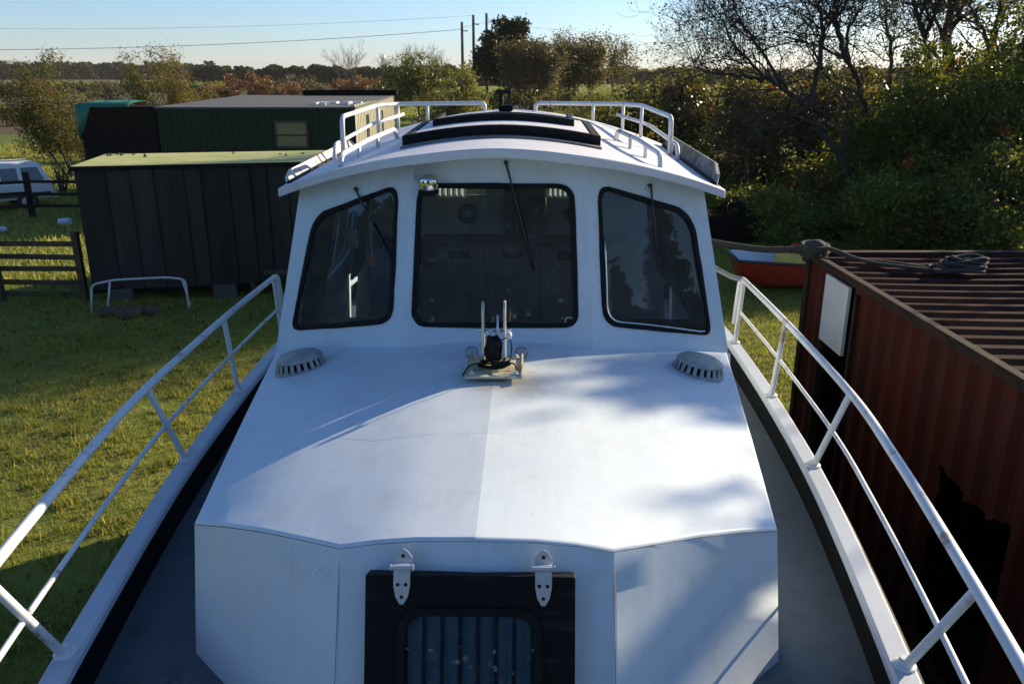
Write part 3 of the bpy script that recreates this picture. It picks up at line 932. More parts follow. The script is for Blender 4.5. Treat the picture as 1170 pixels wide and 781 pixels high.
for key, q, h in (('c', qC, hC), ('r', qR, hR), ('l', qL, hL)):
    norms[key] = panel_hole(mb, q, h, 0.035)
# sides with a window each
sideq = {}
for sgn in (-1, 1):
    a0, a1 = P(sgn * oB[0], oB[1], oB[2]), P(sgn * oT[0], oT[1], oT[2])
    b0, b1 = P(sgn * 1.44, yA, -1.66), P(sgn * 1.25, yA - 0.03, -0.60)
    q = [a0, b0, b1, a1] if sgn > 0 else [b0, a0, a1, b1]
    sideq[sgn] = q
    u0, u1 = (0.10, 0.86) if sgn > 0 else (0.14, 0.90)
    hS = hole_loop([(u0, 0.2), (u1, 0.2), (u1, 0.84), (u0, 0.84)], 0.12)
    sideq[(sgn, 'h')] = hS
    panel_hole(mb, q, hS, 0.035)
    lo0 = P(sgn * 1.475, oB[1], -2.36); lo1 = P(sgn * 1.475, yA, -2.36)
    mb.grid([[a0, b0], [lo0, lo1]])
    mb.grid([[P(sgn * 1.435, 4.90, -1.655), P(sgn * 1.2, 4.9, -1.66)], [lo0, P(sgn * 1.2, 4.9, -2.36)]])
# aft wall with two openings
for (x0, x1) in ((-1.44, 0.0), (0.0, 1.44)):
    tx0, tx1 = x0 * 1.25 / 1.44, x1 * 1.25 / 1.44
    zt0 = -0.60 if abs(x0) > 1 else -0.38; zt1 = -0.60 if abs(x1) > 1 else -0.38
    q = [P(x1, yA, -2.36), P(x0, yA, -2.36), P(tx0, yA - 0.03, zt0), P(tx1, yA - 0.03, zt1)]
    uA, uB = (0.20, 0.62) if x0 < 0 else (0.38, 0.80)
    uA, uB = (1 - 0.86, 1 - 0.50) if x0 < 0 else (1 - 0.50, 1 - 0.14)
    hA = hole_loop([(uA, 0.64), (uB, 0.64), (uB, 0.885), (uA, 0.885)], 0.16)
    sideq[('a', x0 < 0)] = (q, hA)
    panel_hole(mb, q, hA, 0.03)
house = mb.build('wheelhouse', M['white'], boat, bevel=0.0)
bm = bmesh.new(); bm.from_mesh(house.data)
bmesh.ops.recalc_face_normals(bm, faces=bm.faces); bm.to_mesh(house.data); bm.free()

def make_window(q, loop, nrm, w=0.018, off=0.0, label=None):
    pts = [bil(q, p.x, p.y) for p in loop]
    c = sum(pts, Vector()) / len(pts)
    rr2 = random.Random(len(label or '') + 1)
    mbx = MB()
    n = len(pts)
    ins, outs = [], []
    for p in pts:
        d = (p - c).normalized()
        ins.append(p - d * (w * 1.1) + nrm * 0.006)
        outs.append(p + d * (w * 0.75 + rr2.uniform(-.0022, .0022)) + nrm * 0.006)
    vs_ = outs + ins + [p + nrm * 0.012 - (p - c).normalized() * w * .1 for p in pts] + [p - nrm * 0.012 for p in outs] + [p - nrm * 0.012 for p in ins]
    fs = []
    for i in range(n):
        j = (i + 1) % n
        fs += [(i, j, 2 * n + j, 2 * n + i), (2 * n + i, 2 * n + j, n + j, n + i), (i, 3 * n + i, 3 * n + j, j), (n + i, n + j, 4 * n + j, 4 * n + i)]
    mbx.add(vs_, fs)
    fr = mbx.build('window_seal', M['black'], house, smooth=True, angle=50)
    mbx = MB(); mbx.add([p - nrm * 0.006 for p in pts], [tuple(range(n))])
    mbx.build('window_pane', M['glass'], fr)
    return fr
fC = make_window(qC, hC, norms['c'], label='a')
fL = make_window(qL, hL, norms['l'], label='bb')
fR = make_window(qR, hR, norms['r'], label='ccc')
for sgn in (-1, 1):
    q = sideq[sgn]
    nr = (Vector(q[1]) - Vector(q[0])).cross(Vector(q[3]) - Vector(q[0])).normalized()
    make_window(q, sideq[(sgn, 'h')], nr, label='dddd')
for flag in (True, False):
    q, hA = sideq[('a', flag)]
    nr = (Vector(q[1]) - Vector(q[0])).cross(Vector(q[3]) - Vector(q[0])).normalized()
    make_window(q, hA, nr, label='e')
# chrome bead along the lower right window corner, seen peeling from the seal
lp = [bil(qR, p.x, p.y) for p in hR]
cR = sum(lp, Vector()) / len(lp)
seg = [p - (p - cR).normalized() * 0.020 + norms['r'] * 0.013 for p in lp]
order = sorted(range(len(seg)), key=lambda i: i)
mb = MB(); mb.tube(seg[-4:] + seg[:16], 0.0055, 6)
mb.build('chrome_bead', M['chrome'], fR, smooth=True)

# ---- wheelhouse interior
mb = MB(); mb.box((0, 6.05, Z(-2.33)), (2.7, 2.2, 0.03)); mb.build('cabin_floor', M['floor'], house)
mb = MB(); mb.box((0, 7.185, Z(-1.47)), (2.3, 0.02, 0.02))
inner_y = 7.15
for sx in (-1, 1):
    pass
mb = MB(); mb.box((0.12, 6.98, Z(-1.85)), (1.72, 0.28, 0.98)); cab = mb.build('locker', M['brown'], house, bevel=0.006)
mb = MB(); mb.box((0.12, 6.975, Z(-1.345)), (1.76, 0.32, 0.035)); mb.build('locker_top', M['darkbrown'], cab, bevel=0.004)
for x in (-0.42, 0.03, 0.50):
    mb = MB()
    mb.box((x, 6.832, Z(-1.45)), (0.17, 0.012, 0.07))
    mb.build('locker_vent', M['black'], cab)
for x in (-0.2, 0.27, 0.72):
    mb = MB(); mb.box((x, 6.836, Z(-1.85)), (0.012, 0.012, 0.9)); mb.build('locker_seam', M['darkbrown'], cab)
mb = MB(); mb.box((-0.95, 6.85, Z(-1.85)), (0.42, 0.5, 1.0)); mb.build('cabin_bench', M['curtain'], house, bevel=0.02)
mb = MB(); mb.box((0.13, 7.17, Z(-1.35)), (0.36, 0.05, 1.9)); mb.build('cabin_door', M['darkbrown'], house, bevel=0.004)
mb = MB(); mb.box((-0.70, 7.185, Z(-1.17)), (1.25, 0.02, 0.35)); mb.build('lining_panel', M['cream'], house)
mb = MB(); mb.box((0.80, 7.185, Z(-1.17)), (0.95, 0.02, 0.35)); mb.build('lining_panel', M['cream'], house)
for x in (-0.36, 0.56):
    mb = MB()
    tor = [(0.065 * math.cos(a), 0, 0.065 * math.sin(a)) for a in np.linspace(0, 2 * PI, 25)]
    mb.tube([(x + p[0], 7.155, Z(-1.155) + p[2]) for p in tor], 0.026, 8)
    mb.build('fender_ring', M['black'], house, smooth=True)
# aft curtains: gathered net strips
for x0, x1 in ((-1.08, -0.86), (-0.62, -0.38), (0.34, 0.55), (0.85, 1.12)):
    mb = MB()
    cols = []
    for i in range(41):
        t = i / 40
        cols.append([(x0 + (x1 - x0) * t, 7.16 + 0.018 * math.sin(t * 2 * PI * 5), Z(z)) for z in (-1.02, -0.48)])
    mb.grid(cols); mb.build('net_curtain', M['net'], house, smooth=True)
# side curtains hanging by the front corner posts
for sgn in (-1, 1):
    mb = MB()
    cols = []
    for i in range(61):
        t = i / 60
        bx = 1.30 - 0.02 * t; by = 5.05 + 0.5 * t
        w_ = 0.03 * math.sin(t * 2 * PI * 7)
        cols.append([(sgn * (bx + w_ * .6 - 0.16 * k), by + w_, Z(z)) for k, z in ((0, -1.58), (0.5, -1.15), (1, -0.74))])
    mb.grid(cols); mb.build('side_curtain', M['curtain'] if sgn < 0 else M['greycurtain'], house, smooth=True)
    mb = MB()
    cols = []
    for i in range(41):
        t = i / 40
        bx = 1.30; by = 6.6 + 0.5 * t
        w_ = 0.03 * math.sin(t * 2 * PI * 6)
        cols.append([(sgn * (bx + w_ * .6 - 0.13 * k), by + w_, Z(z)) for k, z in ((0, -1.62), (0.5, -1.2), (1, -0.74))])
    mb.grid(cols); mb.build('side_curtain', M['curtain'], house, smooth=True)
for y0c, y1c in ((5.04, 5.635), (5.675, 7.08)):
    mb = MB(); cols = []
    nn_ = int((y1c - y0c) * 60)
    for i in range(nn_ + 1):
        t = i / nn_; by = y0c + (y1c - y0c) * t; w_ = 0.022 * math.sin(by * 44)
        cols.append([(1.335 + w_ - 0.17 * k, by + 0.3 * w_, Z(z)) for k, z in ((0, -1.64), (0.5, -1.17), (1, -0.72))])
    mb.grid(cols); mb.build('side_curtain', M['heavycurtain'], house, smooth=True)
# dashboard shelf below the panes with clutter
mb = MB()
mb.add([P(-1.36, 4.96, -1.56), P(-0.53, 4.57, -1.56), P(0.53, 4.57, -1.56), P(1.36, 4.96, -1.56), P(1.33, 5.25, -1.57), P(-1.33, 5.25, -1.57)], [(0, 1, 2, 3, 4, 5)])
mb.build('dash_shelf', M['darkbrown'], house, solid=0.03)
rr3 = random.Random(11)
mb = MB()
for i in range(6):
    mb.box((-1.05 + 0.11 * i, 4.98 - 0.035 * i, Z(-1.535)), (0.10, 0.13, 0.02 + 0.02 * rr3.random()), rr3.uniform(-1, 1), 0.0, rr3.uniform(-.2, .2))
mb.build('charts', M['paper'], house)
mb = MB(); mb.box((-1.275, 4.955, Z(-1.42)), (0.035, 0.012, 0.10)); mb.build('window_tag', M['paper'], house)
# pendant trinkets behind the left pane
mb = MB(); mb.tube([P(-0.80, 5.00, -0.75), P(-0.80, 5.00, -1.05)], 0.003, 5); mb.build('pendant_string', M['paper'], house)
mb = MB(); mb.lathe([(0.006, -0.07), (0.024, -0.04), (0.03, 0.0), (0.012, 0.03)], P(-0.80, 5.00, -1.08), 10); mb.build('pendant_ornament', M['orange'], house, smooth=True)
mb = MB(); mb.box((-0.98, 5.3, Z(-1.02)), (0.07, 0.01, 0.12)); mb.box((-0.98, 5.293, Z(-1.02)), (0.02, 0.006, 0.05)); mb.build('switch_plate', M['cream'], house)
# sticker in the centre pane corner
mb = MB(); pc = bil(qC, 0.875, 0.185) + norms['c'] * 0.001
ring = [pc + Vector((0.022 * math.cos(a), 0, 0.022 * math.sin(a))) for a in np.linspace(0, 2 * PI, 17)]
mb.tube(ring, 0.005, 6); mb.build('suction_ring', M['plastic'], fC, smooth=True)

# ---- roof
def roof_z(x, y):
    return Z(-0.372 - 0.29 * (min(1.5, abs(x) / 1.335)) ** 1.85 + 0.028 * (y - 4.5))
def roof_front(x):
    a = abs(x)
    return 4.47 + 0.47 * max(0.0, (a - 0.38) / 0.955) ** 1.12
RW = 1.335
yR = 7.45
mb = MB()
sx_ = np.linspace(-1, 1, 41)
tt = np.linspace(0, 1, 15)
top = []; bot = []
for t in tt:
    top.append([]); bot.append([])
    for s in sx_:
        x = s * RW
        y = roof_front(x) * (1 - t) + yR * t
        top[-1].append((x, y, roof_z(x, y))); bot[-1].append((x, y, roof_z(x, y) - 0.052))
mb.grid(top); mb.grid([list(reversed(r)) for r in bot])
mb.grid([top[0], bot[0]]); mb.grid([bot[-1], top[-1]])
mb.grid([[r[0] for r in bot], [r[0] for r in top]]); mb.grid([[r[-1] for r in top], [r[-1] for r in bot]])
roof = mb.build('wheelhouse_roof', M['roofw'], boat)
bm = bmesh.new(); bm.from_mesh(roof.data); bmesh.ops.remove_doubles(bm, verts=bm.verts, dist=0.001); bmesh.ops.recalc_face_normals(bm, faces=bm.faces); bm.to_mesh(roof.data); bm.free()
roof.data.polygons.foreach_set('use_smooth', [True] * len(roof.data.polygons)); roof.data.set_sharp_from_angle(angle=R(40))
b_ = roof.modifiers.new('bevel', 'BEVEL'); b_.width = 0.006; b_.segments = 2; b_.limit_method = 'ANGLE'; b_.angle_limit = R(50)
# boards along both roof edges
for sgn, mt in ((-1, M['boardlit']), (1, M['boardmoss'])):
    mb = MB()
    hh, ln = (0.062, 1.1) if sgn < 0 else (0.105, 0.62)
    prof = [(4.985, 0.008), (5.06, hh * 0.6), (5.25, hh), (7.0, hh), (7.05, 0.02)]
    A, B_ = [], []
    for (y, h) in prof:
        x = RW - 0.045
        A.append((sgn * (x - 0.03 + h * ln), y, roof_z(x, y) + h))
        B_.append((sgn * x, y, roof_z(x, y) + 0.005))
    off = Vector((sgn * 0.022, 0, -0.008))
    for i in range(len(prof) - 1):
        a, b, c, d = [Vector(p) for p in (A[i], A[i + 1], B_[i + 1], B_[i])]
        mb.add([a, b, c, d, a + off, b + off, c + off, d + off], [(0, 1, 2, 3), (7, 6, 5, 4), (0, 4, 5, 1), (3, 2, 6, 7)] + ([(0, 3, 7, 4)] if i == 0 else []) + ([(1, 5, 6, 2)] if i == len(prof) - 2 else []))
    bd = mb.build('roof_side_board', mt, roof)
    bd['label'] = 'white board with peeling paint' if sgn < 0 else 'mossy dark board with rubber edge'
    mb = MB(); mb.tube([Vector(p) + Vector((sgn * -0.01, 0, 0.006)) for p in B_], 0.012, 6); mb.build('rubber_strip', M['black'], bd, smooth=True)
# sliding hatch: garage frame with a lid
hz = lambda x, y: roof_z(x, y)
mb = MB()
hx, y0, y1 = 0.60, 5.10, 6.15
rowsT, rowsB = [], []
xs_h = np.linspace(-hx, hx, 17)
def hatch_slab(mbx, xa, xb, ya, yb, za, zb):
    xx = np.linspace(xa, xb, 15)
    t = [[(x, y, hz(x, y) + zb) for x in xx] for y in (ya, yb)]
    b = [[(x, y, hz(x, y) + za) for x in xx] for y in (ya, yb)]
    mbx.grid(t); mbx.grid([list(reversed(r)) for r in b])
    mbx.grid([b[0], t[0]]); mbx.grid([t[1], b[1]])
    mbx.grid([[t[0][0], t[1][0]], [b[0][0], b[1][0]]]); mbx.grid([[b[0][-1], b[1][-1]], [t[0][-1], t[1][-1]]])
hatch_slab(mb, -hx, hx, y0, y0 + 0.05, 0.0, 0.068)
hatch_slab(mb, -hx, -hx + 0.05, y0 + 0.05, y1, 0.0, 0.068)
hatch_slab(mb, hx - 0.05, hx, y0 + 0.05, y1, 0.0, 0.068)
hatch_slab(mb, -hx, hx, y1, y1 + 0.05, 0.0, 0.068)
rh = mb.build('roof_hatch', M['black'], boat)
mb = MB(); hatch_slab(mb, -hx + 0.06, hx - 0.06, y0 + 0.06, y1 - 0.01, 0.03, 0.062); mb.build('hatch_lid', M['roofw'], rh)
mb = MB(); hatch_slab(mb, -hx + 0.14, hx - 0.14, y0 + 0.42, y0 + 0.45, 0.06, 0.105); hatch_slab(mb, -hx + 0.14, -hx + 0.17, y0 + 0.45, y1 - .05, 0.06, 0.105); hatch_slab(mb, hx - 0.17, hx - 0.14, y0 + 0.45, y1 - .05, 0.06, 0.105); mb.build('hatch_stop', M['black'], rh)
mb = MB(); hatch_slab(mb, -hx - 0.0, hx + 0.0, y0 - 0.10, y0 - 0.012, 0.0, 0.012); mb.build('hatch_flashing', M['greysheet'], rh)
# grab rails
for sgn in (-1, 1):
    mb = MB()
    def gp(x, y, h): return (sgn * x, y, roof_z(x, y) + h)
    if sgn < 0:
        pts = [gp(0.93, 4.86, 0.0), gp(0.93, 4.90, 0.065), gp(0.86, 5.35, 0.08), gp(0.78, 5.95, 0.075), gp(0.77, 6.0, 0.0)]
    else:
        pts = [gp(0.93, 4.86, 0.0), gp(0.93, 4.90, 0.07), gp(0.86, 5.35, 0.085), gp(0.78, 5.85, 0.075), gp(0.77, 5.9, 0.0)]
    mb.tube(round_path(pts, 0.04, 5), 0.016, 8)
    for (x, y) in ((0.885, 5.2), (0.83, 5.55)):
        mb.bar(gp(x, y, 0.0), gp(x, y, 0.075), 0.016, 0.05, (0, 1, 0))
    mb.build('grab_rail', M['rail'], roof, smooth=True, angle=40)
# roof rails aft (two pulpits with a gap between)
def roof_rail(sgn):
    def gp(x, y, h): return Vector((sgn * x, y, roof_z(x, y) + h))
    fy = 6.35
    topz = Z(-0.245)
    xs_r = 1.19
    A = Vector((sgn * xs_r, 6.15, topz - 0.045)); Bp = Vector((sgn * xs_r * 0.93, 7.15, topz)); C = Vector((sgn * 0.98, 7.42, topz + 0.002)); D = Vector((sgn * 0.22, 7.42, topz + 0.01))
    base = gp(xs_r, 6.12, 0.0)
    path = [base, A, Bp, C, D, Vector((D.x, D.y, roof_z(0.22, 7.42)))]
    mb = MB(); mb.tube(round_path(path, 0.05, 5), 0.0175, 8)
    rl = mb.build('roof_rail', M['rail'], roof, smooth=True)
    for p in (Bp, C, Vector((sgn * 0.72, 7.42, topz + .004))):
        mb = MB(); mb.tube([Vector((p.x, p.y, roof_z(p.x, p.y) - 0.01)), p], 0.014, 8); mb.build('rail_post', M['rail'], rl, smooth=True)
    mb = MB(); mb.tube(round_path([gp(xs_r + .03, 5.95, 0.0), gp(xs_r + .03, 6.0, 0.10), gp(xs_r - .03, 7.15, 0.125), gp(0.93, 7.42, 0.11)], 0.05), 0.015, 8); mb.build('lower_rail', M['rail'], rl, smooth=True)
roof_rail(-1); roof_rail(1)
# mast light post behind the hatch
mb = MB()
zb = roof_z(0.0, 7.3)
mb.tube([(-0.075, 7.30, zb), (-0.075, 7.30, zb + 0.15)], 0.022, 10)
mb.box((-0.05, 7.30, zb + 0.155), (0.13, 0.05, 0.035)); 
post = mb.build('signal_light_post', M['black'], boat, bevel=0.004)
mb = MB(); mb.box((-0.03, 7.22, zb + 0.025), (0.12, 0.12, 0.05)); mb.build('light_box', M['hull'], post, bevel=0.012)
# chrome lamp above the left pillar, with cable loop
cl = Vector((-0.385, 4.60, Z(-0.565)))
mb = MB()
mb.lathe([(0.012, -0.055), (0.045, -0.045), (0.054, -0.02), (0.056, 0.012), (0.048, 0.030), (0.02, 0.040), (0.004, 0.042)], cl, 20)
lamp = mb.build('deck_lamp', M['chrome'], house, smooth=True, angle=50)
mb = MB(); mb.lathe([(0.040, -0.075), (0.052, -0.06), (0.050, -0.045)], cl, 16); mb.build('lamp_rim', M['black'], lamp, smooth=True)
mb = MB(); mb.tube(catmull([cl + Vector((-0.02, 0.05, 0.0)), cl + Vector((-0.085, 0.06, -0.005)), cl + Vector((-0.105, 0.06, 0.055)), cl + Vector((-0.075, 0.06, 0.09)), cl + Vector((-0.045, 0.05, 0.085)), cl + Vector((-0.03, 0.03, 0.03))], 6), 0.007, 6); mb.build('lamp_cable', M['innerwhite'], lamp, smooth=True)
# wipers
def wiper(p0, p1, blade, nrm, mat_blade=True):
    mbx = MB(); p0 = Vector(p0); p1 = Vector(p1)
    mbx.tube([p0 - nrm * 0.05, p0 + nrm * 0.02], 0.012, 8)
    mbx.tube([p0 + nrm * 0.018, p0.lerp(p1, 0.5) + nrm * 0.022, p1 + nrm * 0.016], [0.0065, 0.005, 0.0035], 6)
    w = mbx.build('wiper_arm', M['cartrim'], house, smooth=True)
    if blade:
        mbx = MB(); d = (p1 - p0).normalized()
        a = p0 + d * (p1 - p0).length * blade[0]; b = p0 + d * (p1 - p0).length * blade[1]
        mbx.bar(a + nrm * 0.011, b + nrm * 0.011, 0.016, 0.012, nrm)
        mbx.build('wiper_blade', M['black'], w)
    return w
wiper(bil(qL, 0.55, 0.90), bil(qL, 0.885, 0.50), (0.5, 1.1), norms['l'])
wiper(bil(qC, 0.54, 0.955), bil(qC, 0.68, 0.47), (0.45, 1.08), norms['c'])
wiper(bil(qR, 0.50, 0.93), bil(qR, 0.50, 0.57), None, norms['r'])
mb = MB(); pw = bil(qR, 0.50, 0.93); mb.tube([pw, pw + norms['r'] * 0.03 + Vector((-0.03, 0, -0.02))], 0.010, 6); mb.build('wiper_spindle', M['chrome'], house, smooth=True)

# ================================================================== CONTAINERS AND SHEDS
def corr_profile(length, pitch, depth, sub=1):
    """list of (s, d) along the wall"""
    out = []
    s = 0.0
    seq = [(0.0, 0.0), (0.26, 0.0), (0.5, 1.0), (0.76, 1.0)]
    while s < length:
        for (a, d) in seq:
            q = s + a * pitch
            if q <= length: out.append((q, -d * depth))
        s += pitch
    out.append((length, 0.0))
    return out

# ---- red shipping container on the right
RX, RY0, RY1, RZ1 = 2.93, 1.98, 8.06, Z(-1.66)
RCX, RW2 = RX + 1.22, 2.44
red = thing('shipping_container', 'rusty red shipping container with ragged holes standing beside the boat', 'container', (RCX, (RY0 + RY1) / 2, 0))
def RL(p): return (p[0] - RCX, p[1] - (RY0 + RY1) / 2, p[2])
Zb = 0.18
prof = corr_profile(RY1 - RY0 - 0.24, 0.265, 0.038)
fine = []
for (a, b) in zip(prof[:-1], prof[1:]):
    nseg = max(1, int((b[0] - a[0]) / 0.022))
    for k in range(nseg):
        t = k / nseg
        fine.append((a[0] + (b[0] - a[0]) * t, a[1] + (b[1] - a[1]) * t))
fine.append(prof[-1])
zz = np.linspace(Zb + 0.14, RZ1 - 0.07, 110)
def hole_at(y, z):
    if 6.86 < y < 7.52 and z < Z(-1.755): return True
    # opening cut by torch, edges rusted ragged
    j = 0.012 * math.sin(y * 11 + z * 7) + 0.008 * math.sin(z * 23 + 1) 
    topz = Z(-2.62) + 0.035 * math.sin(y * 7.5 + 0.6) + 0.012 * math.sin(y * 19)
    if 4.32 + j < y < 5.20 + j and Zb + 0.22 + 0.04 * math.sin(y * 13) < z < topz: return True
    return False
mb = MB()
P0 = [[(RX + 0.03 - d, RY0 + 0.12 + s, z) for z in zz] for (s, d) in fine]
nz = len(zz)
vid = {}
def gv(i, j):
    if (i, j) not in vid:
        vid[(i, j)] = len(mb.v); mb.v.append(RL(P0[i][j]))
    return vid[(i, j)]
for i in range(len(fine) - 1):
    for j in range(nz - 1):
        yc = RY0 + 0.12 + (fine[i][0] + fine[i + 1][0]) / 2; zc = (zz[j] + zz[j + 1]) / 2
        if hole_at(yc, zc): continue
        mb.f.append((gv(i, j), gv(i + 1, j), gv(i + 1, j + 1), gv(i, j + 1)))
mb.build('side_wall', M['rustred'], red, fix=True, solid=0.004)
# far side and ends
mb = MB(); mb.grid([[RL((RX + 2.41 + d, RY0 + 0.12 + s, z)) for z in (Zb + 0.14, RZ1 - 0.07)] for (s, d) in prof]); mb.build('side_wall', M['rustred'], red, solid=0.004)
for yy, sg in ((RY1 - 0.03, 1), (RY0 + 0.03, -1)):
    pe = corr_profile(2.44 - 0.24, 0.25, 0.04)
    mb = MB(); mb.grid([[RL((RX + 0.12 + s, yy + sg * d, z)) for z in (Zb + 0.14, RZ1 - 0.07)] for (s, d) in pe]); mb.build('end_wall', M['rustred'], red, solid=0.004)
# roof: ribs across
pr = corr_profile(RY1 - RY0 - 0.22, 0.21, 0.028)
mb = MB(); mb.grid([[RL((x, RY0 + 0.11 + s, RZ1 - 0.012 + d - 0.012 * math.sin(PI * (x - RX) / 2.44) * 1.5)) for x in np.linspace(RX + 0.05, RX + 2.39, 9)] for (s, d) in pr]); mb.build('container_roof', M['rustroof'], red, solid=0.004)
mb = MB()
for x in (RX + 0.035, RX + 2.405):
    mb.box(RL((x, (RY0 + RY1) / 2, RZ1 - 0.04)), (0.07, RY1 - RY0 - 0.2, 0.075))
    mb.box(RL((x, (RY0 + RY1) / 2, Zb + 0.07)), (0.07, RY1 - RY0 - 0.2, 0.15))
for y in (RY0 + 0.05, RY1 - 0.05):
    mb.box(RL((RX + 1.22, y, RZ1 - 0.04)), (2.22, 0.10, 0.08))
    mb.box(RL((RX + 1.22, y, Zb + 0.07)), (2.22, 0.10, 0.15))
    for x in (RX + 0.06, RX + 2.38):
        mb.box(RL((x, y, (Zb + RZ1) / 2)), (0.11, 0.105, RZ1 - Zb - 0.22))
        mb.box(RL((x, y, RZ1 - 0.05)), (0.165, 0.175, 0.12)); mb.box(RL((x, y, Zb + 0.05)), (0.165, 0.175, 0.12))
mb.build('corner_frame', M['rustrail'], red, bevel=0.006)
for y in (RY0 + 0.4, RY1 - 0.4):
    mb = MB(); mb.box(RL((RX + 1.22, y, Zb / 2 - 0.01)), (2.6, 0.25, Zb + 0.02)); mb.build('sleeper', M['darkwood'], red)
mb = MB(); mb.box(RL((RX + 1.22, (RY0 + RY1) / 2, Zb + 0.12)), (2.3, RY1 - RY0 - 0.25, 0.03)); mb.build('container_floor', M['inside'], red)
mb = MB(); mb.box(RL((RX + 0.012, 7.21, Z(-2.075))), (0.03, 0.54, 0.63)); mb.build('door_board', M['whitepanel'], red, bevel=0.003)
mb = MB(); mb.box(RL((RX + 0.06, 6.845, Z(-3.0))), (0.07, 0.05, 2.4)); mb.box(RL((RX + 0.06, 7.54, Z(-3.0))), (0.07, 0.05, 2.4)); mb.build('door_frame', M['rustrail'], red)
# grey sheet leaning inside the doorway
mb = MB()
cols = []
for i in range(13):
    a = R(-70 + 140 * i / 12)
    cols.append([(RX + 0.42 - 0.16 * math.cos(a) + 0.16 * k, 7.18 + 0.26 * math.sin(a), z) for k, z in ((0, Zb + 0.14), (0.6, 1.0), (1.1, 1.62))])
mb.grid(cols)
o = mb.build('curved_sheet', M['greysheet'], None, smooth=True, solid=0.01)
tag(o, 'grey curved sheet leaning just inside the red container doorway', 'sheet')

# rope: coil on the container, then slack line to the boat's stern
mb = MB()
zr = RZ1 + 0.02
for q in range(5):
    pts = []
    for i in range(15):
        a = 2 * PI * i / 14
        pts.append((3.95 + 0.03 * q + (0.24 - 0.02 * q) * math.cos(a + q), 7.15 + (0.13 - .01 * q) * math.sin(a + q) + 0.01 * q, zr + 0.022 * q + 0.012 * math.sin(3 * a + q)))
    mb.tube(pts, 0.017, 6)
mb.tube(catmull([(3.72, 7.18, zr), (3.45, 7.42, zr), (3.2, 7.6, zr), (3.08, 7.86, zr + 0.03), (2.98, 7.98, zr + 0.035)], 8), 0.017, 6)
mb.tube(catmull([(3.70, 7.10, zr), (3.42, 7.30, zr + .0), (3.25, 7.52, zr), (3.12, 7.80, zr + 0.03), (3.02, 8.0, zr + 0.04)], 8), 0.017, 6)
for q in range(4):
    zq = RZ1 - 0.06 + 0.03 * q
    mb.tube([(2.99 + 0.125 * math.cos(a), 8.01 + 0.125 * math.sin(a), zq + 0.03 + 0.01 * math.sin(a)) for a in np.linspace(0, 2 * PI, 17)], 0.02, 6)
mb.lathe([(0.02, 0), (0.09, 0.02), (0.10, 0.07), (0.05, 0.11), (0.01, 0.12)], (3.0, 8.0, RZ1), 10)
mb.tube(catmull([(2.92, 7.98, RZ1 + 0.03), (2.5, 8.1, RZ1 + 0.0), (2.0, 8.25, RZ1 + 0.05), (1.6, 8.35, RZ1 + 0.13)], 8), 0.033, 8)
o = mb.build('mooring_rope', M['ropedark'], None, smooth=True)
tag(o, 'thick grey rope coiled on the red container roof, its end led towards the boat stern', 'rope')
# short blue-grey line from the rail end to the wheelhouse
mb = MB(); mb.tube(catmull([bw(1.885, 6.45, rail_z(6.42)), bw(1.80, 6.5, rail_z(6.4) + 0.01), bw(1.66, 6.7, rail_z(6.4) + 0.07), bw(1.56, 6.9, rail_z(6.4) + 0.17), bw(1.46, 7.0, rail_z(6.4) + 0.20)], 8), 0.020, 8)
o = mb.build('rope_end', M['rope'], None, smooth=True)
tag(o, 'short blue grey rope tied from the right guard rail end to the wheelhouse side', 'rope')

# ---- dark cabin (left)
ang = math.atan2(0.9, 4.3)
cabo = Vector((-8.18, 15.55, 0))
cabin = thing('storage_cabin', 'dark slate storage cabin with a mossy pale green flat roof beside the fence', 'cabin', cabo, ang)
LC, DC, ZC0, ZC1 = 6.9, 2.5, 0.30, Z(-1.62)
rr4 = random.Random(5)
mb = MB()
x = 0.0
segs = []
while x < LC - 0.02:
    w = rr4.choice([0.30, 0.40, 0.42, 0.52, 0.55])
    w = min(w, LC - x)
    segs.append((x, w)); x += w
for (x, w) in segs:
    d = rr4.uniform(0.0, 0.035)
    mb.box((x + w / 2, 0.02 - d / 2, (ZC0 + ZC1) / 2 + rr4.uniform(-.01, .01) - 0.03), (w - 0.018, 0.03 + d, ZC1 - ZC0 - 0.07))
front = mb.build('clad_wall', M['slate'], cabin, bevel=0.003)
mb = MB(); mb.box((LC / 2, DC / 2 + 0.03, (ZC0 + ZC1) / 2 - .03), (LC - 0.02, DC - 0.06, ZC1 - ZC0 - 0.08)); mb.build('cabin_shell', M['slatetrim'], cabin)
mb = MB(); mb.box((LC / 2, DC / 2, ZC1 - 0.03), (LC + 0.06, DC + 0.06, 0.06)); rf = mb.build('flat_roof', M['mossroof'], cabin, bevel=0.006)
mb = MB(); mb.box((LC / 2, -0.04, ZC1 - 0.045), (LC + 0.10, 0.02, 0.085)); mb.box((-0.045, DC / 2, ZC1 - 0.045), (0.02, DC + 0.06, 0.085)); mb.build('roof_trim', M['slatetrim'], rf)
rr5 = random.Random(8)
mb = MB()
for i in range(16):
    x, y = rr5.uniform(0.1, 0.9) if i < 9 else rr5.uniform(0.3, LC), rr5.uniform(DC - 0.5, DC - .1) if i < 9 else rr5.uniform(0.3, DC - 0.2)
    mb.lathe([(0.02, 0), (rr5.uniform(.02, .06), 0.008), (0.01, rr5.uniform(0.02, 0.05))], (x, y, ZC1), 6)
tag(mb.build('roof_litter', M['log'], rf), kind='stuff')
for (x, y) in ((2.45, 0.12), (2.46, 2.3), (0.5, 0.1), (0.5, 2.3)):
    mb = MB(); mb.box((x, y, 0.13), (0.44, 0.24, 0.34)); mb.build('block_footing', M['concrete'], cabin, bevel=0.01)
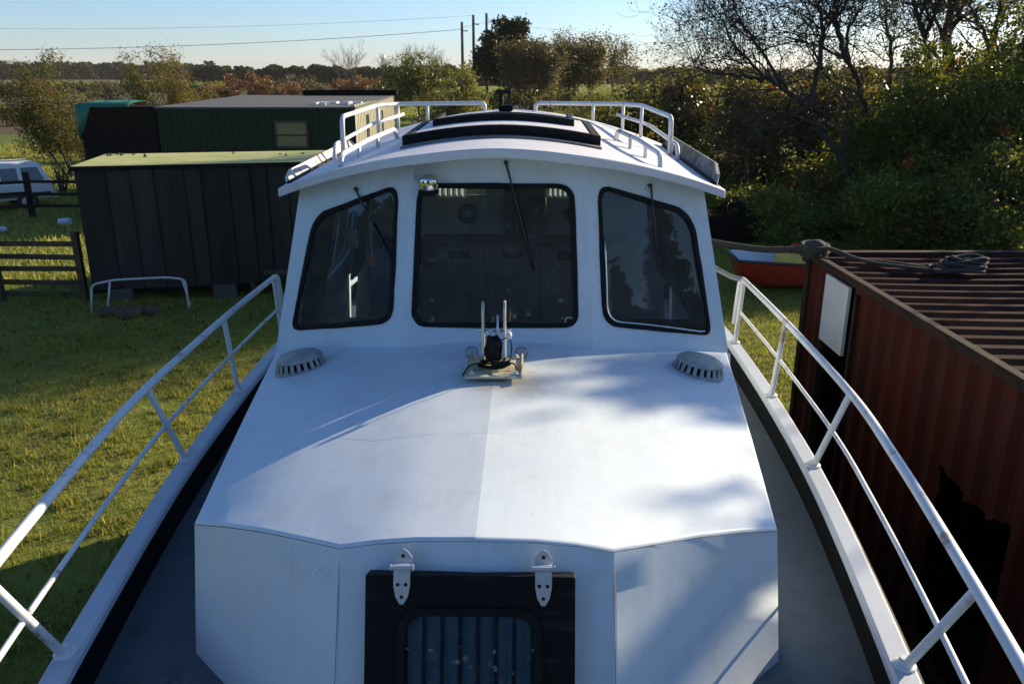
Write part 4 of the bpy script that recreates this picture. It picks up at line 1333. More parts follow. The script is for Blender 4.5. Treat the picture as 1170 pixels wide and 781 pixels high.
for x in (3.0, 3.5, 3.9, 4.4, 5.4, 6.5):
    mb = MB(); mb.box((x, 0.10, 0.13), (0.09, 0.09, 0.36)); mb.build('stub_post', M['wood'], cabin)
mb = MB(); mb.box((LC / 2, 0.10, ZC0 - 0.03), (LC, 0.08, 0.10)); mb.build('floor_beam', M['darkwood'], cabin)
# plank leaning by the boat end
mb = MB(); mb.bar((-4.9, 15.9, 0.58), (-3.3, 16.0, 0.60), 0.16, 0.05); mb.box((-4.7, 15.9, 0.27), (0.09, 0.1, 0.56)); mb.box((-3.5, 16.0, 0.27), (0.09, 0.1, 0.56))
o = mb.build('timber_bench', M['wood']); tag(o, 'rough plank on two posts in front of the dark cabin by the boat', 'plank')

# ---- green shed beyond
shed_o = Vector((-11.55, 27.7, 0))
shed = thing('timber_shed', 'dark green boarded shed with black felt roof and pale silvered gable end', 'shed', shed_o, 0.0)
LS, DS, ZS = 6.45, 9.2, Z(-1.00)
def ribwall(mbx, p0, d, length, z0, z1, pitch, depth):
    p0 = Vector(p0); d = Vector(d).normalized(); n = Vector((d.y, -d.x, 0))
    s = 0; cols = []
    while s < length:
        for a, h in ((0, 0), (0.72, 0), (0.8, 1), (0.94, 1)):
            q = min(length, s + a * pitch); pt = p0 + d * q + n * (h * depth)
            cols.append([(pt.x, pt.y, z0), (pt.x, pt.y, z1)])
        s += pitch
    mbx.grid(cols)
mb = MB(); ribwall(mb, (0, 0, 0), (1, 0, 0), LS, 0.0, ZS - 0.06, 0.22, 0.03); mb.build('front_wall', M['shedgreen'], shed, fix=False)
mb = MB(); ribwall(mb, (LS, 0, 0), (0, 1, 0), DS, 0.0, ZS + 0.08, 0.3, 0.025); mb.build('gable_wall', M['palewood'], shed, fix=False)
mb = MB(); mb.grid([[(0, 0, 0), (0, 0, ZS - .05)], [(0, DS, 0), (0, DS, ZS - .05)], [(LS, DS, 0), (LS, DS, ZS - .05)]]); mb.build('rear_wall', M['shedgreen'], shed)
mb = MB()
mb.add([(-0.06, -0.06, ZS - 0.06), (LS + 0.04, -0.06, ZS - 0.06), (LS + 0.04, DS, ZS + 0.10), (-0.06, DS, ZS + 0.10), (-0.06, -0.06, ZS + 0.0), (LS + 0.04, -0.06, ZS + 0.0), (LS + 0.04, DS, ZS + 0.16), (-0.06, DS, ZS + 0.16)],
       [(0, 3, 2, 1), (4, 5, 6, 7), (0, 1, 5, 4), (1, 2, 6, 5), (2, 3, 7, 6), (3, 0, 4, 7)])
rf = mb.build('felt_roof', M['felt'], shed)
mb = MB(); mb.box((LS * 0.72, DS - 0.3, ZS + 0.26), (LS * 0.62, 0.12, 0.24)); mb.build('roof_upstand', M['tarpblack'], rf)
mb = MB()
for i in range(14):
    x = rr5.uniform(LS - 1.6, LS - 0.2); mb.box((x, 1.6 + rr5.uniform(-.8, 1.0), ZS + 0.07), (rr5.uniform(.08, .35), rr5.uniform(.1, .3), 0.08), rr5.uniform(0, 3))
tag(mb.build('roof_litter', M['innerwhite'], rf), kind='stuff')
mb = MB(); mb.box((4.35, -0.05, ZS - 0.86), (1.0, 0.05, 0.78)); w = mb.build('boarded_window', M['ply'], shed, bevel=0.005)
mb = MB(); frame_shape(mb, rr_loop(3.80, 4.90, ZS - 1.30, ZS - 0.42, 0.01), rr_loop(3.87, 4.83, ZS - 1.23, ZS - 0.49, 0.01), lambda a, b, c: Vector((a, -c, b)), 0.03, 0.10); mb.build('window_frame', M['wood'], w)
mb = MB(); mb.box((4.35, -0.09, ZS - 0.88), (0.96, 0.02, 0.03)); mb.build('window_bar', M['darkwood'], w)
for y in (2.2, 5.6):
    mb = MB(); mb.box((LS + 0.02, y, ZS - 0.75), (0.05, 0.35, 0.85)); mb.build('gable_window', M['carglass'], shed)
# black sheeted annex and its green tarpaulin
mb = MB(); mb.box((-1.27, 0.55, (ZS + 0.02) / 2), (2.46, 1.3, ZS + 0.02)); ax = mb.build('sheeted_annex', M['tarpblack'], shed, bevel=0.03)
mb = MB()
cols = []
rt = random.Random(4)
for i in range(15):
    t = i / 14
    x = -2.56 + 1.75 * t
    lift = 0.05 + 0.05 * abs(math.sin(i * 1.9)) + rt.uniform(0, .03)
    drop = ZS - (1.0 - 1.05 * min(1, t / 0.42)) if t < 0.42 else ZS - 0.02 + rt.uniform(-.02, .02)
    drop = ZS - max(0.0, 0.98 * (1 - t / 0.24) ** 0.5 if t < 0.24 else 0.0)
    cols.append([(x, -0.145 - rt.uniform(0, .03), drop - 0.0), (x, -0.15 - rt.uniform(0, .03), (drop + ZS) / 2 + 0.02), (x, -0.12, ZS + 0.06 + lift * .4), (x, 0.5, ZS + 0.05 + lift), (x, 1.18, ZS + 0.07 + lift)])
mb.grid(cols); 
mb.grid([[(-2.54, y, ZS - 1.0 + 0.1 * math.sin(y * 3)), (-2.545, y, ZS - .4), (-2.55, y, ZS + 0.09)] for y in np.linspace(-0.13, 1.18, 8)])
o = mb.build('tarpaulin', M['tarpgreen'], None, smooth=True, solid=0.01)
o.location = shed_o
tag(o, 'bright green tarpaulin draped over the corner of the black sheeted annex', 'tarpaulin')

# ================================================================== FENCES AND YARD THINGS
def post_rail(name, label, a, b, nposts, rails, hpost, mat, z0=0.0, pw=0.12, rh=0.10, group=None):
    a = Vector(a); b = Vector(b)
    f = thing(name, label, 'fence', ((a.x + b.x) / 2, (a.y + b.y) / 2, 0), 0, group)
    o0 = Vector(((a.x + b.x) / 2, (a.y + b.y) / 2, 0))
    d = (b - a).normalized(); n = Vector((d.y, -d.x, 0))
    for i in range(nposts):
        p = a.lerp(b, i / (nposts - 1)) - o0
        mbx = MB(); mbx.box((p.x, p.y, hpost / 2 - .05), (pw, pw, hpost + .1), math.atan2(d.y, d.x)); mbx.build('fence_post', mat, f, bevel=0.01)
    for z in rails:
        mbx = MB(); jit = random.uniform(-.03, .03)
        mbx.bar(a - o0 + n * 0.08 + Vector((0, 0, z + jit)), b - o0 + n * 0.08 + Vector((0, 0, z - jit)), 0.04, rh)
        mbx.build('fence_rail', mat, f, bevel=0.005)
    return f
post_rail('rail_fence', 'brown five-rail timber fence joining the left end of the dark cabin', (-8.45, 15.75, 0), (-13.5, 15.9, 0), 4, (0.16, 0.40, 0.66, 0.92, 1.16), 1.42, M['fencewood'])
post_rail('rail_fence', 'dark three-rail fence running behind the dark cabin beyond the pale tub', (-14.95, 25.6, 0), (-7.5, 25.2, 0), 4, (0.45, 0.82, 1.18), 1.45, M['darkwood'], pw=0.15, rh=0.095)
post_rail('rail_fence', 'dark three-rail fence in front of the white car', (-14.95, 25.6, 0), (-19.6, 22.6, 0), 3, (0.45, 0.82, 1.18), 1.45, M['darkwood'], pw=0.15, rh=0.095)
# tubular frame on the grass
hoop = thing('tube_frame', 'white bent tube frame standing on the grass before the dark cabin', 'frame', (-7.0, 15.0, 0))
def hp(x, y, z): return (x + 7.0, y - 15.0, z)
mb = MB(); mb.tube(round_path([hp(-7.88, 14.8, -0.02), hp(-7.80, 14.82, 0.60), hp(-7.4, 14.9, 0.67), hp(-6.55, 15.15, 0.66), hp(-6.22, 15.25, 0.60), hp(-6.18, 15.15, -0.02)], 0.12, 6), 0.02, 8); mb.build('front_tube', M['hoop'], hoop, smooth=True)
mb = MB(); mb.tube(round_path([hp(-7.68, 15.0, -0.02), hp(-7.56, 15.05, 0.61)], 0.1, 6), 0.02, 8); mb.tube(round_path([hp(-6.30, 15.3, 0.58), hp(-6.24, 15.42, -0.02)], 0.1, 6), 0.02, 8); mb.build('rear_tube', M['hoop'], hoop, smooth=True)
# firewood
for i, (x, y, l, a, r, lb) in enumerate(((-7.45, 14.65, 0.35, 0.2, 0.12, 'dark short log lying left in the heap under the white tube frame'), (-7.05, 14.55, 0.4, 0.9, 0.13, 'thick middle log of the heap under the white tube frame'), (-6.72, 14.75, 0.30, -0.3, 0.11, 'rightmost log with its cut end showing before the dark cabin'))):
    mb = MB()
    d = Vector((math.cos(a), math.sin(a), 0)) * l / 2
    c = Vector((0, 0, r * 0.9))
    mb.tube([c - d, c - d * .3, c + d * .4, c + d], [r, r * 1.06, r * .97, r * .9], 12)
    o = mb.build('log', M['log'], None, smooth=True, angle=40); o.location = (x, y, 0)
    tag(o, lb, 'log', 'logs under the tube frame')
# tub and plastic bottle
mb = MB(); mb.tube([(-0.15, 0, 0.12), (-0.14, 0, 0.12), (0.14, 0.03, 0.12), (0.16, 0.03, 0.12)], [0.09, 0.11, 0.13, 0.13], 16); o = mb.build('plastic_tub', M['tub'], None, smooth=True, angle=40); o.location = (-13.35, 24.4, 0.0); tag(o, 'pale blue plastic tub lying on shaded grass by the dark fence', 'tub')
mb = MB(); mb.tube([(-0.14, 0, 0.09), (0.0, 0, 0.1), (0.12, 0.02, 0.09), (0.17, 0.02, 0.08)], [0.09, 0.1, 0.09, 0.04], 12); o = mb.build('plastic_can', M['tub'], None, smooth=True, angle=40); o.location = (-14.6, 23.3, 0.0); tag(o, 'small pale can on the grass at the left edge below the car', 'can')

# ---- white car
def make_car(loc, rz):
    car = thing('estate_car', 'white high-roofed estate car parked behind the dark fence', 'car', loc, rz)
    # local: +x is forward, y across (width 1.8), profile in xz
    Wd = 0.90
    body = [(-2.35, 0.45), (-2.40, 0.72), (-2.36, 1.05), (1.10, 1.08), (2.20, 0.95), (2.38, 0.72), (2.36, 0.42)]
    cabp = [(-2.36, 1.04), (-2.05, 1.80), (-1.9, 1.86), (0.25, 1.88), (0.45, 1.83), (1.15, 1.07)]
    def prism(mbx, prof, w0, w1, taper_top=None):
        n = len(prof)
        zs = [p[1] for p in prof]; zmin, zmax = min(zs), max(zs)
        L_, R_ = [], []
        for (x, z) in prof:
            t = (z - zmin) / (zmax - zmin)
            w = w0 + (w1 - w0) * t
            L_.append((x, w, z)); R_.append((x, -w, z))
        mbx.add(L_ + R_, [tuple(range(n)), tuple(range(2 * n - 1, n - 1, -1))] + [(i, n + i, n + (i + 1) % n, (i + 1) % n) for i in range(n)])
    m1 = MB(); prism(m1, body, Wd - 0.02, Wd); b = m1.build('car_body', M['carpaint'], car, bevel=0.05)
    m1 = MB(); prism(m1, cabp, Wd - 0.03, Wd - 0.16); m1.build('car_cabin', M['carpaint'], car, bevel=0.05)
    def sidew(x0, x1, zlo, zhi, slant0=0.0, slant1=0.0):
        for s in (-1, 1):
            def pt(x, z):
                t = (z - 1.04) / (1.88 - 1.04)
                return (x, s * (Wd - 0.03 - 0.13 * t + 0.004), z)
            m2 = MB(); m2.add([pt(x0, zlo), pt(x1, zlo), pt(x1 + slant1, zhi), pt(x0 + slant0, zhi)], [(0, 1, 2, 3)])
            m2.build('side_window', M['carglass'], car, solid=0.006)
    sidew(-2.12, -1.42, 1.16, 1.66, 0.18, 0.02); sidew(-1.28, -0.72, 1.16, 1.66, 0.02, 0.0); sidew(-0.52, 0.12, 1.16, 1.68, 0.0, 0.0); sidew(0.20, 0.85, 1.16, 1.66, 0.0, -0.38)
    m2 = MB(); m2.add([(-2.36 + 0.05, -0.66, 1.16), (-2.36 + 0.05, 0.66, 1.16), (-2.12, 0.60, 1.70), (-2.12, -0.60, 1.70)], [(0, 1, 2, 3)]); m2.build('rear_window', M['carglass'], car)
    m2 = MB(); m2.add([(1.10, -0.74, 1.14), (1.10, 0.74, 1.14), (0.53, 0.66, 1.76), (0.53, -0.66, 1.76)], [(0, 1, 2, 3)]); m2.build('windscreen', M['carglass'], car)
    for s in (-1, 1):
        m2 = MB(); m2.box((-0.1, s * (Wd + 0.006), 0.62), (4.3, 0.03, 0.16)); m2.build('side_trim', M['cartrim'], car, bevel=0.01)
        m2 = MB(); m2.tube([(-1.9, s * 0.66, 1.90), (-1.8, s * 0.66, 1.94), (0.1, s * 0.66, 1.95), (0.2, s * 0.66, 1.9)], 0.018, 6); m2.build('roof_bar', M['cartrim'], car, smooth=True)
        m2 = MB(); m2.box((-2.39, s * 0.74, 0.86), (0.06, 0.16, 0.26)); m2.build('tail_light', M['redpaint'], car, bevel=0.01)
        m2 = MB(); m2.box((2.32, s * 0.64, 0.74), (0.08, 0.3, 0.16)); m2.build('headlight', M['clear'], car, bevel=0.01)
        for x in (-1.45, 1.45):
            m3 = MB(); m3.tube([(x, s * 0.70, 0.36), (x, s * 0.93, 0.36)], 0.36, 24); wh = m3.build('wheel', M['tyre'], car, smooth=True, angle=40, bevel=0.02)
            m3 = MB(); m3.tube([(x, s * 0.925, 0.36), (x, s * 0.94, 0.36)], [0.21, 0.19], 18); m3.build('rim', M['dullsteel'], wh, smooth=True, angle=40)
    m2 = MB(); m2.box((-2.42, 0, 0.52), (0.14, 1.7, 0.2)); m2.build('bumper', M['carpaint'], car, bevel=0.03)
    m2 = MB(); m2.box((2.40, 0, 0.52), (0.14, 1.7, 0.2)); m2.build('bumper', M['cartrim'], car, bevel=0.03)
    return car
c_ = make_car((-17.55, 27.1, 0.0), R(221)); c_.scale = (0.90, 0.90, 0.84)

# ---- red dinghy behind the container
ding = thing('dinghy', 'small red dinghy with white inside lying on grass behind the red container', 'boat', (6.0, 17.1, 0.0), R(-3))
secs = []
for t in np.linspace(0, 1, 13):
    x = -1.2 + 2.4 * t
    w = 0.46 + 0.24 * math.sin(PI * min(1, 0.18 + t * 0.62))
    zt = 0.60 + 0.06 * (1 - t) ** 2
    zk = 0.02 + 0.22 * max(0, (0.25 - t) / 0.25) ** 1.6
    xo = -0.12 * max(0, 1 - t * 4)
    secs.append([(x + xo, -w, zt), (x + xo * .5, -w * 0.93, zt * 0.6 + zk * .4), (x, -w * 0.78, zk + 0.14), (x, -w * 0.4, zk), (x, 0, zk - 0.01), (x, w * 0.4, zk), (x, w * 0.78, zk + 0.14), (x + xo * .5, w * 0.93, zt * 0.6 + zk * .4), (x + xo, w, zt)])
mb = MB(); mb.grid(secs); mb.add(secs[0], [tuple(range(9))]); mb.add(secs[-1], [tuple(range(9))]); mb.build('dinghy_hull', M['redpaint'], ding, smooth=True, angle=35)
inner = [[(p[0] * 0.975, p[1] * 0.93, max(p[2], 0.10) + (0.0 if abs(k - 4) < 4 else 0.004)) for k, p in enumerate(r)] for r in secs]
mb = MB(); mb.grid(inner); mb.add(inner[0], [tuple(range(9))]); mb.add(inner[-1], [tuple(range(9))]); mb.build('dinghy_lining', M['innerwhite'], ding, smooth=True, angle=35)
rim = [r[0] for r in secs] + [r[-1] for r in reversed(secs)] + [secs[0][0]]
mb = MB(); mb.tube(rim, 0.032, 6); mb.build('gunwale', M['cartrim'], ding, smooth=True)
mb = MB(); mb.box((0.1, 0, 0.45), (0.24, 1.15, 0.03)); mb.build('thwart', M['wood'], ding)
mb = MB(); mb.add([(-0.45, -0.35, 0.42), (0.9, -0.42, 0.46), (0.9, 0.25, 0.58), (-0.40, 0.2, 0.72), (-0.45, -0.35, 0.2), (0.9, -0.42, 0.2), (0.9, 0.25, 0.2), (-0.4, 0.2, 0.2)], [(0, 1, 2, 3), (7, 6, 5, 4), (0, 4, 5, 1), (1, 5, 6, 2), (2, 6, 7, 3), (3, 7, 4, 0)])
o = mb.build('yellow_buoyancy_bag', M['yellow'], None, bevel=0.05); o.location = ding.location; o.rotation_euler = ding.rotation_euler
tag(o, 'yellow padded bag lying inside the red dinghy', 'bag')
mb = MB(); mb.tube([(0.10 + 0.11 * math.cos(a), 0.46, 0.70 + 0.11 * math.sin(a)) for a in np.linspace(0.3, 2 * PI + 0.3, 17)], 0.032, 6); mb.tube(catmull([(-0.02, 0.46, 0.70), (-0.15, 0.44, 0.67), (-0.3, 0.42, 0.70)], 5), 0.03, 6)
o = mb.build('red_rope_loop', M['redpaint'], None, smooth=True); o.location = ding.location; o.rotation_euler = ding.rotation_euler
tag(o, 'looped red line hanging on the far rim of the dinghy', 'rope')

# ---- soil heap
mb = MB()
rows = []
for i in range(25):
    r_ = []
    for j in range(17):
        u = -1 + 2 * i / 24; v = -1 + 2 * j / 16
        h = max(0, 1 - u * u) ** 0.9 * max(0, 1 - v * v) ** 0.8
        h *= 1 + 0.22 * math.sin(u * 7 + v * 3) + 0.12 * math.sin(u * 17 - v * 11)
        r_.append((2.9 * u, 1.5 * v, 0.85 * h - 0.03))
    rows.append(r_)
mb.grid(rows); o = mb.build('soil_heap', M['soil'], None, smooth=True); o.location = (6.4, 23.2, 0); tag(o, 'dark heap of peaty soil behind the red dinghy', 'heap')

# ================================================================== VEGETATION
def rand_unit(n):
    v = rng.normal(size=(n, 3)); v /= np.linalg.norm(v, axis=1, keepdims=True) + 1e-9
    return v
def leaf_quads(c, size, aspect=0.5, flat=0.0):
    """diamond leaves at centres c"""
    n = len(c)
    a = rand_unit(n); b = rand_unit(n)
    if flat: a[:, 2] *= (1 - flat); a /= np.linalg.norm(a, axis=1, keepdims=True) + 1e-9
    b = np.cross(a, b); b /= np.linalg.norm(b, axis=1, keepdims=True) + 1e-9
    s = size * rng.uniform(0.6, 1.35, size=(n, 1))
    nn = np.cross(a, b)
    v = np.empty((n, 4, 3))
    v[:, 0] = c - a * s
    v[:, 1] = c + b * s * aspect + nn * s * .15
    v[:, 2] = c + a * s
    v[:, 3] = c - b * s * aspect + nn * s * .15
    return v.reshape(-1, 3)
def clump_points(blobs, n, clump_r=0.28, per=26, shell=0.55):
    """blobs: (x,y,z,rx,ry,rz); clustered leaf centres, denser near the outside"""
    vol = np.array([b[3] * b[4] * b[5] for b in blobs]) ** 0.75
    vol /= vol.sum()
    out = []
    for b, f in zip(blobs, vol):
        nb = max(30, int(n * f)); nc = max(3, nb // per)
        d = rand_unit(nc)
        rad = np.where(rng.random((nc, 1)) < shell, rng.uniform(0.74, 1.06, (nc, 1)), rng.uniform(0.1, 0.8, (nc, 1)))
        cc = d * rad * np.array(b[3:6]) + np.array(b[:3])
        w = rng.random(nc) ** 1.5 + 0.15
        idx = rng.choice(nc, nb, p=w / w.sum())
        out.append(cc[idx] + rng.normal(size=(nb, 3)) * clump_r * np.array([1, 1, 0.7]))
    p = np.concatenate(out)
    return p
def branch(mb, p, d, length, r, depth, tips, rs, spread=0.6, up=0.12, nseg=5, minr=0.006, sides=6, kids=3, gnarl=0.22):
    pts = [Vector(p)]; rad = [r]
    d = Vector(d).normalized()
    cur = Vector(p)
    for i in range(nseg):
        d = (d + Vector((rs.gauss(0, gnarl), rs.gauss(0, gnarl), rs.gauss(0, gnarl) + up * .4))).normalized()
        cur = cur + d * (length / nseg)
        pts.append(cur.copy()); rad.append(max(minr * 0.6, r * (1 - 0.62 * (i + 1) / nseg)))
        if depth > 0 and i >= 1:
            for _ in range(1 if i < nseg - 1 else kids - 1):
                if rs.random() < 0.85:
                    a = Vector((rs.gauss(0, 1), rs.gauss(0, 1), rs.gauss(0, 1)))
                    nd = (d + a.normalized() * spread * rs.uniform(0.7, 1.4) + Vector((0, 0, up))).normalized()
                    branch(mb, cur, nd, length * rs.uniform(0.5, 0.75), rad[-1] * 0.68, depth - 1, tips, rs, spread, up, nseg, minr, max(3, sides - 1), kids, gnarl)
    mb.tube(pts, rad, sides, cap=False)
    if depth <= 1:
        tips += [p_ for p_ in pts[1:]]

LM = {}
LM['olive'] = leafmat('olive_birch_leaves', [(0.0, (0.035, 0.048, 0.014)), (0.5, (0.075, 0.080, 0.022)), (0.85, (0.13, 0.10, 0.03)), (1.0, (0.20, 0.12, 0.035))])
LM['gold'] = leafmat('golden_birch_leaves', [(0.0, (0.05, 0.055, 0.016)), (0.45, (0.11, 0.085, 0.026)), (1.0, (0.24, 0.13, 0.04))])
LM['dark'] = leafmat('dark_bramble_leaves', [(0.0, (0.015, 0.030, 0.008)), (0.45, (0.042, 0.072, 0.014)), (0.82, (0.10, 0.135, 0.024)), (1.0, (0.24, 0.26, 0.05))], trans=0.42, rough=0.32)
LM['green'] = leafmat('mid_green_leaves', [(0.0, (0.022, 0.046, 0.010)), (0.45, (0.075, 0.125, 0.019)), (0.82, (0.16, 0.21, 0.03)), (1.0, (0.32, 0.34, 0.06))], trans=0.5, rough=0.3)
LM['mix'] = leafmat('autumn_hedge_leaves', [(0.0, (0.022, 0.034, 0.011)), (0.45, (0.055, 0.070, 0.018)), (0.72, (0.10, 0.095, 0.028)), (0.88, (0.17, 0.10, 0.035)), (0.96, (0.20, 0.07, 0.03)), (1.0, (0.26, 0.04, 0.02))], trans=0.45, rough=0.35)
LM['conifer'] = leafmat('dark_conifer_needles', [(0.0, (0.008, 0.018, 0.010)), (0.6, (0.017, 0.034, 0.017)), (1.0, (0.030, 0.052, 0.022))], trans=0.1, rough=0.9, spec=0.05)
LM['redbrown'] = leafmat('rust_red_leaves', [(0.0, (0.08, 0.026, 0.018)), (0.5, (0.19, 0.05, 0.03)), (1.0, (0.26, 0.09, 0.045))], trans=0.35)
LM['red'] = leafmat('scarlet_leaves', [(0.0, (0.22, 0.02, 0.012)), (0.6, (0.36, 0.035, 0.018)), (1.0, (0.42, 0.10, 0.03))], trans=0.45)
LM['willow'] = leafmat('yellow_green_willow_leaves', [(0.0, (0.06, 0.075, 0.02)), (0.5, (0.13, 0.14, 0.035)), (1.0, (0.24, 0.21, 0.06))], trans=0.45)
LM['brown'] = leafmat('brown_autumn_leaves', [(0.0, (0.035, 0.026, 0.018)), (0.5, (0.07, 0.050, 0.032)), (1.0, (0.12, 0.075, 0.04))], trans=0.3)
LM['twigleaf'] = leafmat('last_brown_leaves', [(0.0, (0.02, 0.02, 0.012)), (0.6, (0.05, 0.04, 0.02)), (1.0, (0.10, 0.065, 0.03))], trans=0.25)
LM['grass'] = leafmat('grass_blades', [(0.0, (0.07, 0.11, 0.014)), (0.35, (0.18, 0.24, 0.026)), (0.60, (0.36, 0.36, 0.055)), (0.82, (0.52, 0.44, 0.13)), (1.0, (0.34, 0.22, 0.10))], trans=0.45, rough=0.6)

def depth_of(y, zc): return 0.951 * y - 0.309 * zc
def ux(u, y, zc=-2.0): return (u - 585) / 940.0 * depth_of(y, zc)
def vz(v, y):
    b = (v - 390.5) / 940.0
    return H + y * (-0.309 - 0.951 * b) / (0.951 - 0.309 * b)

def plant(name, label, cat, loc, blobs, nleaf, size, mat, group=None, stem=None, aspect=0.5, clump=0.28, reds=0, per=26, stems=5, barkmat=None, redmat=None, shell=0.55, scale=1.0):
    blobs = [tuple(q * scale for q in b) for b in blobs]
    t = thing(name, label, cat, loc, 0, group)
    pts = clump_points(blobs, nleaf, clump, per, shell)
    pts = pts[pts[:, 2] > 0.03]
    fast_mesh('crown', leaf_quads(pts, size, aspect), 4, mat, t)
    if reds:
        rp = clump_points(blobs, reds, 0.10, 22, 0.95)
        fast_mesh('red_leaves', leaf_quads(rp, size * 0.95, 0.6), 4, redmat or LM['red'], t)
    rs = random.Random(int(abs(loc[0] * 31 + loc[1] * 17)))
    mb = MB()
    zmax = max(b[2] for b in blobs)
    if stem == 'tree':
        for k in range(1):
            mb.tube([(0, 0, -0.1), (rs.uniform(-.06, .06), rs.uniform(-.06, .06), zmax * 0.5), (rs.uniform(-.15, .15), rs.uniform(-.15, .15), zmax)], [max(0.06, zmax * 0.026), zmax * 0.018, zmax * 0.008], 8)
        for b in blobs:
            mb.tube([(0, 0, zmax * rs.uniform(0.25, 0.5)), (b[0] * .5, b[1] * .5, (b[2] + zmax * 0.45) / 2), (b[0], b[1], b[2])], [zmax * 0.010, zmax * 0.007, zmax * 0.003], 5)
        mb.build('trunk', barkmat or M['bark'], t, smooth=True)
    else:
        for k in range(stems):
            b = blobs[k % len(blobs)]
            mb.tube([(b[0] * .3 + rs.uniform(-.2, .2), b[1] * .3 + rs.uniform(-.2, .2), -0.05), (b[0] * .7, b[1] * .7, b[2] * 0.5), (b[0] + rs.uniform(-.3, .3), b[1] + rs.uniform(-.3, .3), b[2] + b[5] * .6)], [0.05, 0.035, 0.012], 6)
        mb.build('stem', barkmat or M['bark'], t, smooth=True)
    return t

def wispy(name, label, loc, h, crown_w, lean, nleaf, mat, seed, bare_top=True, size=0.075, clump=0.16, group=None, bark=None):
    """young birch / willow with upright wind-bent shoots"""
    rs = random.Random(seed)
    t = thing(name, label, 'tree', loc, 0, group)
    mb = MB(); tips = []
    for k in range(4):
        d = Vector((rs.uniform(-.25, .25) + lean * .3, rs.uniform(-.25, .25), 1))
        hh = h * rs.uniform(0.62, 0.95)
        p = Vector((rs.uniform(-.12, .12), rs.uniform(-.12, .12), -0.05))
        pts = []; rad = []
        for i in range(9):
            s = i / 8
            q = p + d.normalized() * hh * s + Vector((lean * (s ** 2) * h * 0.16, 0, 0)) + Vector((d.x * .6 * s, d.y * .6 * s, 0))
            pts.append(q); rad.append(0.055 * (1 - s) ** 0.8 + 0.005)
            if i >= 2:
                for _ in range(5):
                    an = rs.uniform(0, 2 * PI)
                    l = crown_w * 0.5 * (1.1 - s * 0.75) * rs.uniform(0.5, 1.1)
                    nd = Vector((math.cos(an), math.sin(an), rs.uniform(0.35, 1.2))).normalized()
                    e1 = q + nd * l * .55; e2 = q + nd * l + Vector((lean * .22 * l, 0, 0.05))
                    mb.tube([q, e1, e2], [0.012, 0.008, 0.003], 4, cap=False)
                    w = 1.0 if s < 0.72 else 0.35
                    for f in (0.35, 0.5, 0.65, 0.8, 0.92, 1.0):
                        if rs.random() < w: tips.append(q.lerp(e2, f))
        mb.tube(pts, rad, 6)
        tips.append(pts[-1]); tips.append(pts[-2])
    mb.build('trunk', bark or M['bark'], t, smooth=True)
    c = np.array([tuple(p) for p in tips])
    idx = rng.integers(0, len(c), nleaf)
    pts = c[idx] + rng.normal(size=(nleaf, 3)) * clump
    fast_mesh('crown', leaf_quads(pts, size, 0.45), 4, mat, t)
    return t

# left: young trees behind the cabin
wispy('young_birch', 'bushy olive young birch left of the dark cabin, its thin tip bent by wind', (ux(72, 37), 37.0, 0), 5.6, 3.0, -0.35, 15000, LM['olive'], 3, size=0.055, clump=0.22)
wispy('young_birch', 'low brown-tinged young birch leaning against the left of the black annex', (ux(103, 36), 36.0, 0), 3.9, 1.6, -0.2, 5000, LM['gold'], 5, size=0.055, clump=0.2)
wispy('young_birch', 'slender golden birch standing behind the left part of the green shed roof', (ux(178, 45), 45.0, 0), 6.3, 2.4, -0.3, 9000, LM['olive'], 8, size=0.06, clump=0.22)
wispy('young_birch', 'golden leaved birch behind the middle of the green shed roof', (ux(216, 46), 46.0, 0), 6.3, 2.7, -0.4, 9500, LM['gold'], 12, size=0.06, clump=0.24)
wispy('young_birch', 'nearly bare leaning sapling between the two olive birches', (ux(146, 45), 45.0, 0), 5.6, 1.5, -0.9, 900, LM['olive'], 15, size=0.055, bark=M['barkpale'])
wispy('young_birch', 'low golden sapling right of the birches behind the shed', (ux(243, 50), 50.0, 0), 4.4, 2.2, -0.3, 4500, LM['gold'], 19, size=0.06)
wispy('young_birch', 'short dark sapling just behind the white car and fence', (ux(60, 31), 31.0, 0), 1.6, 0.8, 0.1, 260, LM['olive'], 21, size=0.05)
plant('round_shrub', 'dark round shrub at the far left edge of the field', 'shrub', (ux(2, 75), 75, 0), [(0, 0, 1.1, 2.0, 1.5, 1.2), (1.6, 0, 0.8, 1.2, 1.2, 0.9)], 2400, 0.13, LM['olive'])

# red-brown shrubs along the moor edge
RB = [(250, 125, 92, 'redbrown'), (283, 122, 81, 'redbrown'), (318, 130, 86, 'brown'), (343, 126, 86, 'brown'), (330, 112, 96, 'redbrown'), (372, 130, 95, 'brown'), (395, 120, 92, 'redbrown'), (418, 118, 88, 'redbrown'), (440, 110, 94, 'brown'), (15, 150, 96, 'brown'), (40, 140, 90, 'redbrown'), (120, 140, 95, 'brown')]
RBL = ['small rust shrub at the left end of the moor-edge row', 'tallest rust-red tree of the moor-edge row behind the shed', 'brown rounded tree right of the tallest rust-red tree', 'wide brown tree in the middle of the moor-edge row', 'low rust shrub in front of the wide brown tree', 'low brown scrub above the right part of the shed roof', 'rust-red shrub above the right end of the shed roof', 'bright rust-red tree left of the round dark tree', 'brown shrub touching the left side of the round dark tree', 'brown scrub at the far left of the moor', 'reddish tree beside the tall olive birch on the moor', 'brown scrub showing between olive birches']
for (u, y, v, mk), lb in zip(RB, RBL):
    h = vz(v, y); x = ux(u, y)
    w = h * 0.75
    plant('autumn_tree', lb, 'tree', (x, y, 0), [(0, 0, h * 0.6, w, w, h * 0.42), (w * .7, 0, h * 0.42, w * .7, w * .7, h * .36), (-w * .7, 0, h * 0.4, w * .7, w * .7, h * .34)], 2200, 0.20, LM[mk], 'autumn trees along the moor edge', 'tree', clump=0.3)

